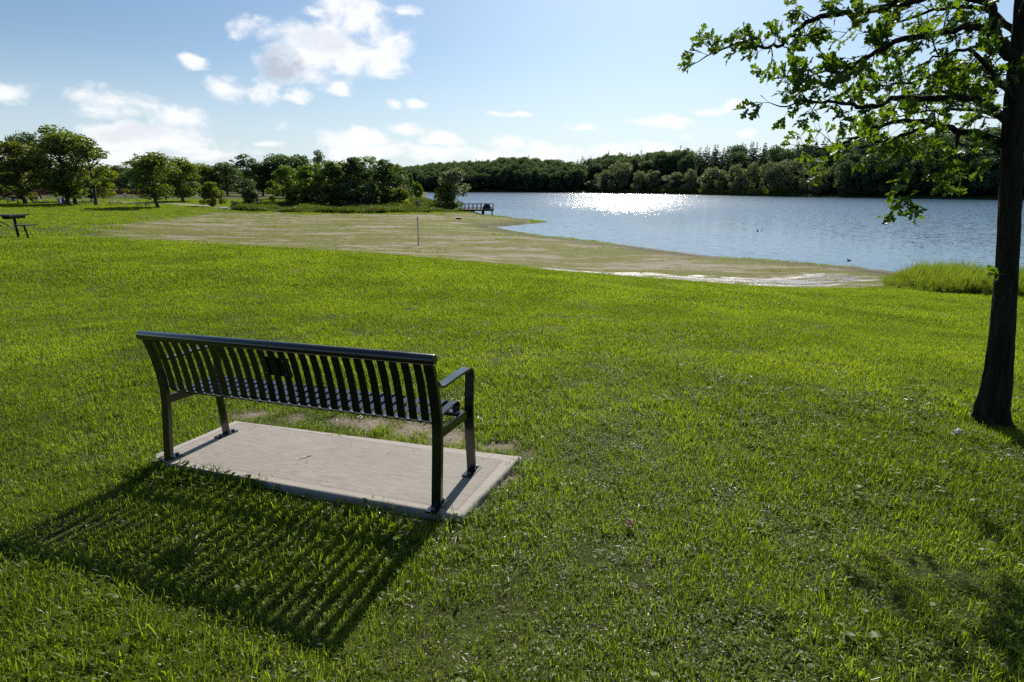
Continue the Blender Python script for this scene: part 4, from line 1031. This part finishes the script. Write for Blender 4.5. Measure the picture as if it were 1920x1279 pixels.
# distant picnic tables (A-frame with benches)
def make_ptable():
    e = empty('picnic_table', (0, 0, 0))
    mb = MB()
    for j in range(5): mb.box((0, -.30 + j * .15, .75), (1.85, .14, .04))
    mb.build('tabletop', m_tabletop, e)
    for s in (-1, 1):
        mb = MB(); mb.box((0, s * .68, .44), (1.85, .26, .04)); mb.build('bench_seat', m_tabletop, e)
    for x in (-.62, .62):
        mb = MB(); mb.bar((x, -.68, -.05), (x, -.2, .73), .05, .09); mb.bar((x, .68, -.05), (x, .2, .73), .05, .09); mb.box((x, 0, .40), (.045, 1.5, .09)); mb.build('leg_frame', m_dkwood, e)
    return e
def copy_tree(o, parent=None):
    c = o.copy(); COL.objects.link(c)
    if parent is not None: c.parent = parent
    for ch in list(o.children): copy_tree(ch, c)
    return c
pt0 = make_ptable(); first = True
for px, py, D, rz, lab in [
    (4, 377, 118, .1, 'pale-topped picnic table cut by the picture edge'),
    (26, 384, 99, .5, 'picnic table under the spreading tree, below the blue barrel with a white liner'),
    (79, 385, 98, .15, 'picnic table beside the person under the spreading tree'),
    (98, 374, 150, .1, 'far picnic table in the sun behind the tallest tree'),
    (165, 385, 100, .2, 'picnic table between the dark blue barrel and the loose tree'),
    (194, 378, 128, -.1, 'picnic table just behind the loose tree trunk'),
    (217, 386, 99, .05, 'picnic table standing in full sun before the path'),
    (203, 375, 132, .0, 'long-looking picnic table in the sunny gap beyond the loose tree'),
    (269, 389, 92, .12, 'picnic table in the shade under the lone rounded tree'),
    (243, 376, 134, .4, 'picnic table beyond the path, tilted on the slope'),
    (266, 372, 142, -.15, 'farthest picnic table of the sunny meadow near the lone tree'),
    (288, 371, 150, .7, 'picnic table seen end on behind the lone tree trunk')]:
    e = pt0 if first else copy_tree(pt0); first = False
    p = at_y(px, py, D); e.location = (p[0], p[1], gz(p[0], p[1])); e.rotation_euler = (0, 0, rz)
    tag(e, lab, 'picnic table', 'picnic tables on the far lawn')
m_blue = simple('blue_plastic', (.05, .11, .30), .45, 0, .2, 4, .05)
m_navy = simple('dark_blue_plastic', (.03, .05, .14), .45, 0, .2, 4, .05)
m_white = simple('white_painted_metal', (.62, .64, .66), .5, 0, .15, 4, .05)
m_teal = simple('teal_plastic', (.04, .14, .19), .45, 0, .2, 4, .05)
def barrel(px, py, D, mat, liner, lab, hh=.9):
    p = at_y(px, py, D); e = empty('litter_barrel', (p[0], p[1], gz(p[0], p[1])), random.random(), lab, 'litter bin', 'litter barrels on the far lawn')
    mb = MB(); mb.tube([(0, 0, -.05), (0, 0, .28 * hh), (0, 0, .30 * hh), (0, 0, .33 * hh), (0, 0, .62 * hh), (0, 0, .64 * hh), (0, 0, .67 * hh), (0, 0, hh)], [.29, .29, .305, .29, .29, .305, .29, .29], 16); mb.build('drum', mat, e)
    mb = MB(); mb.tube([(0, 0, hh - .02), (0, 0, hh + .03)], [.305, .305], 16); mb.build('rim', liner, e)
barrel(26, 379.5, 112, m_blue, m_white, 'blue litter barrel with a white liner behind the edge picnic tables')
barrel(42, 376, 122, m_teal, m_navy, 'teal litter barrel against the trunk of the spreading tree')
barrel(50, 383, 104, m_white, m_white, 'narrow strip of a white barrel showing past the trunk of the spreading tree')
barrel(112, 384, 99, m_white, m_white, 'white litter barrel next to the blue one by the leaning trunk')
barrel(120, 384, 99, m_blue, m_blue, 'blue litter barrel next to the white one by the leaning trunk')
barrel(142, 385, 99, m_navy, m_navy, 'dark blue litter barrel between the leaning trunk and the loose tree')
barrel(154, 375, 130, m_white, m_navy, 'pale barrel behind the table by the loose tree')
barrel(234, 367, 168, m_white, m_blue, 'whitish barrel alone on the sunlit meadow before the fence')
# person seated at the table
m_ochre = simple('ochre_cloth', (.22, .15, .03), .9, 0, .2, 6, .2); m_jean = simple('dark_trousers', (.03, .035, .05), .9, 0, .2, 6, .2); m_skin = simple('skin', (.42, .26, .19), .55, 0, .1, 6, .05); m_hair = simple('light_hair', (.35, .29, .22), .8, 0, .2, 10, .2)
p = at_y(60.5, 384, 100.5); pz = gz(p[0], p[1])
pe = empty('person', (p[0], p[1], pz), .2, 'person in an ochre top sitting by a picnic table in the shade', 'person')
mb = MB()
bm = bmesh.new()
vs = {}
def bv(n, c): vs[n] = bm.verts.new(c)
for n, c in dict(pel=(0, 0, .50), chest=(0, .02, .86), neck=(0, .03, 1.06), head=(0, .05, 1.18), crown_=(0, .05, 1.30), sl=(-.19, .02, 1.0), el=(-.27, .10, .76), hl=(-.16, .32, .74), sr=(.19, .02, 1.0), er=(.27, .10, .76), hr=(.16, .32, .74), kl=(-.13, .42, .50), al=(-.13, .44, .10), fl=(-.14, .58, .04), kr=(.13, .42, .50), ar=(.13, .44, .10), fr=(.14, .58, .04)).items(): bv(n, c)
for a, b in ('pel chest,chest neck,neck head,head crown_,chest sl,sl el,el hl,chest sr,sr er,er hr,pel kl,kl al,al fl,pel kr,kr ar,ar fr').replace(' ', '|').split(',') and [x.split() for x in 'pel chest,chest neck,neck head,head crown_,chest sl,sl el,el hl,chest sr,sr er,er hr,pel kl,kl al,al fl,pel kr,kr ar,ar fr'.split(',')]: bm.edges.new((vs[a], vs[b]))
bm.verts.ensure_lookup_table(); names_ = list(vs)
me = bpy.data.meshes.new('body'); bm.to_mesh(me); bm.free()
body = obj('body', me, [m_skin, m_ochre, m_jean], pe)
md = body.modifiers.new('skin', 'SKIN'); rad_ = dict(pel=.16, chest=.17, neck=.06, head=.10, crown_=.085, sl=.075, el=.05, hl=.045, sr=.075, er=.05, hr=.045, kl=.08, al=.05, fl=.045, kr=.08, ar=.05, fr=.045)
for i, n in enumerate(names_): me.skin_vertices[0].data[i].radius = (rad_[n], rad_[n]); me.skin_vertices[0].data[i].use_root = (n == 'pel')
body.modifiers.new('sub', 'SUBSURF').render_levels = 2
bpy.context.view_layer.update()
dg = bpy.context.evaluated_depsgraph_get(); me2 = bpy.data.meshes.new_from_object(body.evaluated_get(dg)); body.modifiers.clear(); body.data = me2
if len(me2.materials) == 0:
    for m in (m_skin, m_ochre, m_jean): me2.materials.append(m)
for f in me2.polygons:
    c = f.center; f.use_smooth = True
    f.material_index = 0 if c.z > 1.05 or (c.y > .22 and c.z > .66) else (2 if c.z < .56 else 1)
mb = MB(); mb.blob((0, .03, 1.27), (.105, .115, .10), 2, .1, 3); mb.build('hair', m_hair, pe)
# tan cool box on the table beside the person
m_tan = simple('tan_canvas', (.33, .25, .14), .85, 0, .2, 5, .3)
p = at_y(69, 376.5, 98.3)
mb = MB(); mb.box((0, 0, .22), (.95, .5, .42), taper=.92); mb.box((0, 0, .46), (.98, .52, .06)); mb.tube([(-.3, 0, .47), (-.25, 0, .6), (.25, 0, .6), (.3, 0, .47)], .02, 6)
o = mb.build('canvas_bag', m_tan, None, .03); o.location = (p[0], p[1], gz(*at_y(79, 385, 98)[:2]) + .775); tag(o, 'large tan canvas bag lying on the shaded picnic table beside the person', 'bag')
# orange barrier fence
m_orange = simple('orange_mesh_fence', (.20, .035, .022), .8, 0, .35, 1.5, .2)
fe = empty('barrier_fence', (0, 0, 0), 0, 'long dark orange barrier fence along the back of the meadow', 'fence')
fpts = [at_y(px, py, D) for px, py, D in [(-140, 373, 170), (0, 371.5, 172), (60, 369, 176), (110, 366.5, 180), (160, 364, 184), (215, 362, 188), (262, 361.5, 190), (320, 362, 190)]]
V = []; Qd = []
for i, (a, b) in enumerate(zip(fpts, fpts[1:])):
    for j in range(8):
        q = a + (b - a) * j / 8; z = gz(q[0], q[1]); sag = .08 * math.sin(j / 8 * math.pi)
        for zz in (.05, 1.3 - sag): V += [(q[0], q[1], z + zz), (q[0], q[1] + .05, z + zz)]
nn = len(V) // 4
for i in range(nn - 1):
    a = i * 4; b = a + 4
    Qd += [(a, b, b + 2, a + 2), (a + 1, a + 3, b + 3, b + 1), (a + 2, b + 2, b + 3, a + 3), (a, a + 1, b + 1, b)]
obj('netting', mesh_np('netting', V, Qd), m_orange, fe)
for i in range(0, nn, 4):
    q = V[i * 4]; mb = MB(); mb.tube([(q[0], q[1] + .1, q[2] - .2), (q[0], q[1] + .1, q[2] + 1.35)], .03, 6); mb.build('post', m_dkwood, fe)
# timber edging at the path end
p = at_y(470, 392.5, 102); q = at_y(436, 394, 100)
mb = MB(); ed0 = on_ground(437, 394); ed1 = on_ground(470, 391.5); ed2_ = on_ground(492, 391.5)
for a, b in ((ed0, ed1), (ed1, ed2_)):
    a = Vector(a); b = Vector(b); mb.bar(a + Vector((0, 0, .16)), b + Vector((0, 0, .16)), .22, .36)
o = mb.build('timber_edging', m_dkwood, None, .02); tag(o, 'dark timber edging at the end of the gravel path', 'edging')
# beach posts
p = on_ground(785, 460); ht = at_y(786, 408, p[1])[2] - p[2]
e = empty('beach_post', p, 0, 'slim grey-white post standing alone in the middle of the beach', 'post')
mb = MB(); mb.box((0, 0, ht / 2 - .1), (.10, .10, ht + .2)); mb.build('shaft', simple('grey_painted_post', (.42, .42, .41), .7, 0, .25, 5, .2), e, .01)
mb = MB(); mb.box((.0, 0, ht + .02), (.12, .12, .04)); mb.build('cap', m_dkwood, e, .008)
m_red = simple('faded_red_cloth', (.42, .07, .05), .8, 0, .2, 5, .1)
p = on_ground(699, 401); ht = at_y(700, 381, p[1])[2] - p[2]
e = empty('marker_post', p, 0, 'thin marker post with a white pennant over a red one before the clump', 'post')
mb = MB(); mb.tube([(0, 0, -.2), (0, 0, ht)], .03, 8); mb.build('pole', m_dkmetal, e)
for nm, m, z0, z1, w in (('white_pennant', m_white, ht * .50, ht, .26), ('red_pennant', m_red, ht * .34, ht * .58, .52)):
    mb = MB(); bm = mb.bm
    vv = [bm.verts.new(c) for c in ((.03, -.01, z1), (.03, .01, z1), (-w, -.01, z0), (-w, .01, z0), (.05, -.01, z0 - .02), (.05, .01, z0 - .02))]
    for f in ((0, 2, 4), (1, 5, 3), (0, 1, 3, 2), (2, 3, 5, 4), (4, 5, 1, 0)): bm.faces.new([vv[i] for i in f])
    mb.build(nm, m, e)
p = on_ground(679.5, 402.5); mb = MB(); mb.tube([(0, 0, -.1), (.02, 0, .55), (0, 0, .95)], .03, 7); mb.box((.0, 0, .98), (.12, .06, .1)); o = mb.build('short_stake', m_greywood, None, 0, p); tag(o, 'short wooden stake in the sand beside the marker post', 'stake')
p = on_ground(860, 411); e = empty('flat_box', p, .1, 'low white-topped box lying on the beach near the dock', 'box')
mb = MB(); mb.box((0, 0, .09), (.72, .5, .2)); mb.build('body', m_dkmetal, e, .02)
mb = MB(); mb.box((0, 0, .215), (.78, .56, .05)); mb.build('lid', m_white, e, .015)
# post box and platform edge left of the dock
p = at_y(783, 398, 103); zz = gz(p[0], p[1])
e = empty('post_box', (p[0], p[1], zz), 0, 'dark grey box on a stump post beside the low timber landing', 'box')
mb = MB(); mb.box((0, 0, .35), (.22, .22, .9)); mb.build('post', m_dkwood, e, .01)
mb = MB(); mb.box((0, 0, 1.05), (.5, .4, .55)); mb.box((0, 0, 1.36), (.56, .46, .06)); mb.build('box_body', simple('grey_box_paint', (.10, .12, .14), .6), e, .02)
p = at_y(808, 399, 102); zz = gz(p[0], p[1])
e = empty('timber_landing', (p[0], p[1], zz), 0, 'low dark timber landing between the post box and the dock', 'landing')
mb = MB()
for j in range(6): mb.box((0, -.5 + j * .2, .38), (4.2, .17, .06))
mb.build('planks', m_dkwood, e, .01)
mb = MB(); mb.box((0, -.6, .2), (4.0, .12, .34)); mb.build('front_beam', m_dkwood, e, .02)
for x in (-1.9, 1.3):
    mb = MB(); mb.box((x, -.45, .55), (.12, .12, 1.3)); mb.build('post', m_dkwood, e, .01)
# the dock
DY = 98.0; c0 = at_y(862, 393, DY); c1 = at_y(925, 393, DY); dx0, dx1 = c0[0], c1[0]; kd = DY / 1120
dz = at_y(900, 392.6, DY)[2]; rt = at_y(900, 382.5, DY)[2]
dk = empty('lake_dock', ((dx0 + dx1) / 2, DY, dz), 0, 'railed timber fishing dock standing on posts in the lake', 'dock')
hw = (dx1 - dx0) / 2; rh = rt - dz; dep = 2.6
mb = MB()
for j in range(int(hw * 2 / .2)): mb.box((-hw + .1 + j * .2, dep / 2, -.03), (.17, dep, .06))
mb.build('deck_planks', m_greywood, dk, .005)
mb = MB(); mb.box((0, -.03, -.17), (hw * 2, .06, .22)); mb.box((0, dep + .03, -.17), (hw * 2, .06, .22)); mb.build('deck_beam', m_dkwood, dk, .005)
for yy in (0, dep):
    mb = MB(); mb.box((0, yy, rh), (hw * 2 + .1, .14, .06)); mb.build('handrail', m_greywood, dk, .008)
    mb = MB(); mb.box((0, yy, .16), (hw * 2, .05, .07)); mb.build('lower_rail', m_greywood, dk, .005)
    for x in np.linspace(-hw + .06, hw - .06, 9):
        mb = MB(); mb.box((x, yy, rh / 2 - .02), (.1, .1, rh)); mb.build('rail_post', m_dkwood, dk, .006)
mb = MB()
for j in range(9): mb.box((hw - .04, .12 + j * .3, rh / 2), (.05, .16, rh))
mb.box((hw - .04, dep / 2, rh + .035), (.14, dep, .06)); mb.build('end_screen', m_greywood, dk, .005)
for x in (-hw * .32, -hw * .2, hw * .32, hw * .40, hw - .25):
    for yy in (.2, dep - .2):
        mb = MB(); mb.tube([(x, yy, -dz - 1.2), (x, yy, -.1)], .075, 8); mb.build('pile', m_dkwood, dk)
# dark domed shelter on the dock
V = []; Qd = []; nu, nv = 18, 8
for th_ in (1.0, .95):
    for i in range(nv + 1):
        for k in range(nu + 1):
            a = math.pi * k / nu; b = math.pi / 2 * i / nv
            V.append((-.72 * math.cos(a) * math.cos(b) * th_, .55 * math.sin(b) * th_ * 1.0, .86 * math.sin(a) * math.cos(b) * th_))
off = (nv + 1) * (nu + 1)
for base in (0, off):
    for i in range(nv):
        for k in range(nu): Qd.append((base + i * (nu + 1) + k, base + i * (nu + 1) + k + 1, base + (i + 1) * (nu + 1) + k + 1, base + (i + 1) * (nu + 1) + k))
for k in range(nu): Qd.append((k, off + k, off + k + 1, k + 1))
sh = empty('domed_shelter', (dx0 + (dx1 - dx0) * .80, DY + .75, dz), 0, 'dark half-dome shelter standing on the end of the dock', 'shelter')
obj('canopy', mesh_np('canopy', V, Qd, True), simple('dark_canvas', (.025, .03, .035), .85, 0, .3, 4, .2), sh)
for a in (.52, 1.05, 1.57, 2.09, 2.62):
    mb = MB(); mb.tube([(0, .0, .02), (-.70 * math.cos(a), .0, .84 * math.sin(a))], .015, 5); mb.build('rib', m_dkmetal, sh)
# jetty by the reeds
jp = at_y(1768, 497.5, 33.0); jq = at_y(1842, 503.5, 30.5); jz = jp[2]
a = Vector((jp[0], jp[1], jz)); b = Vector((jq[0], jq[1], jz)); d = (b - a); d.normalize(); ang = math.atan2(d.y, d.x)
je = empty('narrow_jetty', a, ang, 'narrow plank jetty on thin legs beyond the tall weeds', 'jetty')
Lj = (b - a).length
mb = MB(); mb.box((Lj / 2, -.16, -.025), (Lj + .5, .3, .05)); mb.box((Lj / 2, .17, -.03), (Lj + .3, .3, .05)); mb.build('planks', m_tabletop, je, .005)
for x in (.28, Lj * .5, Lj * .9):
    mb = MB(); mb.box((x, 0, -.08), (.09, .62, .08)); mb.build('crossbeam', m_dkwood, je, .005)
    for yy in (-.25, .25):
        mb = MB(); mb.tube([(x, yy, -.08), (x, yy, -jz - .5)], .04, 7); mb.build('jetty_leg', m_dkwood, je)
# snag in the lake: a stump and a bent stick
p = at_z(1420.5, 434, 0); k = p[1] / 1120
e = empty('drowned_snag', p, 0, 'dark stump end poking up in the open lake', 'stump')
mb = MB(); mb.tube([(0, 0, -.4), (0, 0, .05), (.02, 0, .14), (.01, 0, .23)], [.09, .085, .06, .02], 8); mb.build('stump', m_dkwood, e)
p = at_z(1426, 432.5, 0)
mb = MB(); mb.tube([(-.08, 0, -.3), (0, 0, .0), (.10, 0, .08), (.17, .02, .20), (.19, .02, .33)], [.03, .028, .022, .018, .01], 6); o = mb.build('bent_stick', m_dkwood, None, 0, p); tag(o, 'thin bent stick rising from the lake beside the stump', 'stick')
# ducks
m_duck = simple('brown_duck_plumage', (.07, .055, .045), .8, 0, .4, 14, .2)
m_bill = simple('duck_bill', (.2, .16, .05), .5)
def duck(px, py, rz, sc, lab):
    p = at_z(px, py, 0); e = empty('wild_duck', p, rz, lab, 'duck', 'ducks on the lake'); e.scale = (sc,) * 3
    bm = bmesh.new(); g_ = bmesh.ops.create_uvsphere(bm, u_segments=20, v_segments=14, radius=1)
    for v in bm.verts:
        x, y, z = v.co; t_ = max(0, -x)
        v.co = (x * .22, y * .10 * (1 - .35 * t_), z * .085 + .055 + .05 * t_ * t_ * t_ + (.02 * max(0, x)))
    # neck and head pulled out of the breast
    me = bpy.data.meshes.new('body')
    for pts, rr2 in (([(.14, 0, .10), (.18, 0, .16), (.19, 0, .21), (.205, 0, .245), (.225, 0, .25)], [.05, .035, .034, .042, .03]),):
        m2 = MB(); m2.tube(pts, rr2, 10); tmp = bpy.data.meshes.new('n'); m2.bm.to_mesh(tmp); m2.bm.free(); bm.from_mesh(tmp)
    for f in bm.faces: f.smooth = True
    bm.to_mesh(me); bm.free(); obj('body', me, m_duck, e)
    m2 = MB(); m2.tube([(.235, 0, .245), (.27, 0, .238), (.295, 0, .236)], [.018, .014, .009], 7); m2.build('bill', m_bill, e)
duck(1592, 489, 2.9, .55, 'dark duck swimming close to the beach shoreline')
duck(1455, 373, .4, 1.0, 'tiny far duck on the lake below the willows')
# litter scraps
for i, (px, py, s, lab) in enumerate([(1826, 567, .12, 'flat white scrap on the lawn before the tall weeds'), (99, 440, .16, 'white scrap in the dry grass below the crest by the near picnic table'), (100, 417, .16, 'white scrap on the slope past the near picnic table'), (197, 396, .22, 'white scrap on the far lawn below the loose tree'), (95, 394, .2, 'white scrap on the far lawn below the tallest tree'), (322, 427, .16, 'white scrap at the edge of the beach sand'), (906, 411, .2, 'white scrap near the waterline by the dock')]):
    p = on_ground(px, py); scrap('paper_scrap', (p[0], p[1], p[2] + .015), (s, s * .7, s * .35), random.random() * 3, lab, 20 + i, .5)
m_deadleaf = simple('dead_oak_leaf', (.20, .12, .06), .8, 0, .3, 30, .3); 
for i, (px, py, s, m, lab) in enumerate([(1180, 996, .06, m_deadleaf, 'brown fallen leaf in the open lawn beyond the slab corner')]):
    p = on_ground(px, py); o = scrap('fallen_leaf' if m is m_deadleaf else 'paper_scrap', (p[0], p[1], p[2] + .045), (s, s * .6, s * .25), 1.0 + i, lab, 40 + i, .4, m)
    if m is m_deadleaf: o['category'] = 'leaf'

# ------------------------------------------------------------------ light, sky, camera
AZ, EL = R(13.5), R(37.5)
sdir = Vector((math.sin(AZ) * math.cos(EL), math.cos(AZ) * math.cos(EL), math.sin(EL)))
sl = bpy.data.lights.new('sun', 'SUN'); sl.energy = 4.8; sl.angle = R(.5); sl.color = (1.0, .93, .82)
so = bpy.data.objects.new('sun', sl); COL.objects.link(so); so.rotation_euler = (-sdir).to_track_quat('-Z', 'Y').to_euler(); so.location = sdir * 50
W = bpy.data.worlds.new('World'); SC.world = W; W.use_nodes = True
t = NT(W)
sky = t.n('ShaderNodeTexSky', sky_type='NISHITA', sun_disc=False, sun_elevation=EL, sun_rotation=AZ, altitude=250, air_density=1.0, dust_density=1.15, ozone_density=3.0)
dirv = t.vmath('NORMALIZE', t.n('ShaderNodeTexCoord').outputs['Generated'])
fl = t.scale(dirv, (1, 1, 1.7))
w3 = t.n('ShaderNodeTexNoise', i_Scale=9, i_Detail=5, i_Roughness=.6); t.set(w3.inputs['Vector'], fl)
wp = t.vmath('ADD', dirv, t.scale(t.vmath('SUBTRACT', w3.outputs[1], (.5, .5, .5)), (.075, .075, .04)))
clouds = [(615, 95, 120, 62), (560, 108, 72, 48), (665, 25, 85, 55), (705, 95, 66, 50), (505, 60, 62, 26), (590, 138, 80, 26), (235, 193, 92, 28), (355, 219, 62, 26), (215, 240, 62, 20), (300, 268, 150, 28), (235, 292, 90, 22), (395, 292, 90, 16), (12, 173, 46, 18), (357, 110, 26, 13), (432, 165, 44, 26), (490, 172, 40, 24), (558, 179, 22, 16), (632, 165, 25, 14), (665, 262, 80, 20), (705, 285, 100, 20), (768, 241, 44, 13), (735, 198, 22, 9), (778, 194, 26, 10), (832, 260, 42, 15), (800, 288, 110, 17), (965, 270, 70, 20), (1045, 285, 80, 17), (930, 292, 90, 12), (1180, 281, 110, 15), (1215, 272, 50, 12), (1227, 231, 56, 12), (1340, 203, 40, 10), (1378, 195, 34, 14), (1277, 253, 22, 9), (1402, 256, 20, 9), (1095, 238, 24, 7), (520, 231, 18, 9), (490, 268, 30, 8), (585, 18, 26, 12), (770, 18, 22, 10), (975, 215, 60, 6), (60, 300, 90, 10)]
Fm = None
for px, py, a, b in clouds:
    c = Vector(ray(px, py)); dist = c.length; c.normalize(); r = Vector((c.y, -c.x, 0)).normalized(); u = r.cross(c)
    ka = F * dist / a; kb = F * dist / b
    uu = t.vmath('DOT_PRODUCT', wp, tuple(r * ka), 'Value'); vv = t.vmath('DOT_PRODUCT', wp, tuple(u * kb), 'Value')
    q = t.math('SUBTRACT', 1.0, t.math('MULTIPLY_ADD', uu, uu, t.math('MULTIPLY', vv, vv)))
    Fm = q if Fm is None else t.math('SMOOTH_MAX', Fm, q, .25)
Fm = t.math('MAXIMUM', Fm, -1.6)
nz = t.noise(fl, 17, 9, .60, .35)
dn = t.math('ADD', t.math('MULTIPLY', Fm, .75), t.math('MULTIPLY', t.math('SUBTRACT', nz, .5), 3.4))
dens = t.math('MULTIPLY', t.math('POWER', t.ramp(dn, -.28, .9), 1.2), t.ramp(t.n('ShaderNodeSeparateXYZ', i_0=dirv).outputs[1], 0, .1))
def blobq(px, py, a, b):
    c = Vector(ray(px, py)); dist = c.length; c.normalize(); r = Vector((c.y, -c.x, 0)).normalized(); u = r.cross(c)
    uu = t.vmath('DOT_PRODUCT', wp, tuple(r * F * dist / a), 'Value'); vv = t.vmath('DOT_PRODUCT', wp, tuple(u * F * dist / b), 'Value')
    return t.math('SUBTRACT', 1.0, t.math('MULTIPLY_ADD', uu, uu, t.math('MULTIPLY', vv, vv)))
grey = t.math('MULTIPLY', t.math('MAXIMUM', t.ramp(blobq(532, 122, 48, 40), 0, .9), t.math('MAXIMUM', t.math('MULTIPLY', t.ramp(blobq(250, 245, 90, 22), 0, .9), .35), t.math('MULTIPLY', t.ramp(blobq(600, 75, 50, 25), 0, .9), .35))), t.ramp(nz, .40, .62, .25, 1.15))
cc = t.mix(grey, (11.9, 12.0, 12.2), (6.6, 7.0, 8.0))
skyc = t.mix(.06, t.mix(1.0, sky.outputs[0], (.91, 1.05, 1.12), 'MULTIPLY'), (7.0, 8.8, 10.6))
skyc = t.mix(t.ramp(t.n('ShaderNodeSeparateXYZ', i_0=dirv).outputs[2], -.03, .22, .78, 0), skyc, (8.9, 10.2, 11.3))
colr = t.mix(t.math('MULTIPLY', dens, .93), skyc, cc)
bg = t.n('ShaderNodeBackground', i_Color=colr, i_Strength=.057)
wo = t.n('ShaderNodeOutputWorld'); t.t.links.new(bg.outputs[0], wo.inputs[0])
cam = bpy.data.cameras.new('camera'); co = bpy.data.objects.new('camera', cam); COL.objects.link(co)
cam.sensor_width = 36; cam.lens = F / 1920 * 36; cam.clip_start = .05; cam.clip_end = 5000
co.location = (0, 0, CZ); co.rotation_euler = (math.pi / 2 - TH, 0, 0); SC.camera = co
SC.view_settings.view_transform = 'Standard'; SC.view_settings.look = 'None'; SC.view_settings.exposure = 0.6; SC.view_settings.gamma = 1.0
SC.render.engine = 'CYCLES'
SC.cycles.max_bounces = 8; SC.cycles.transparent_max_bounces = 8; SC.cycles.diffuse_bounces = 3; SC.cycles.glossy_bounces = 3; SC.cycles.transmission_bounces = 4
SC.cycles.use_denoising = False
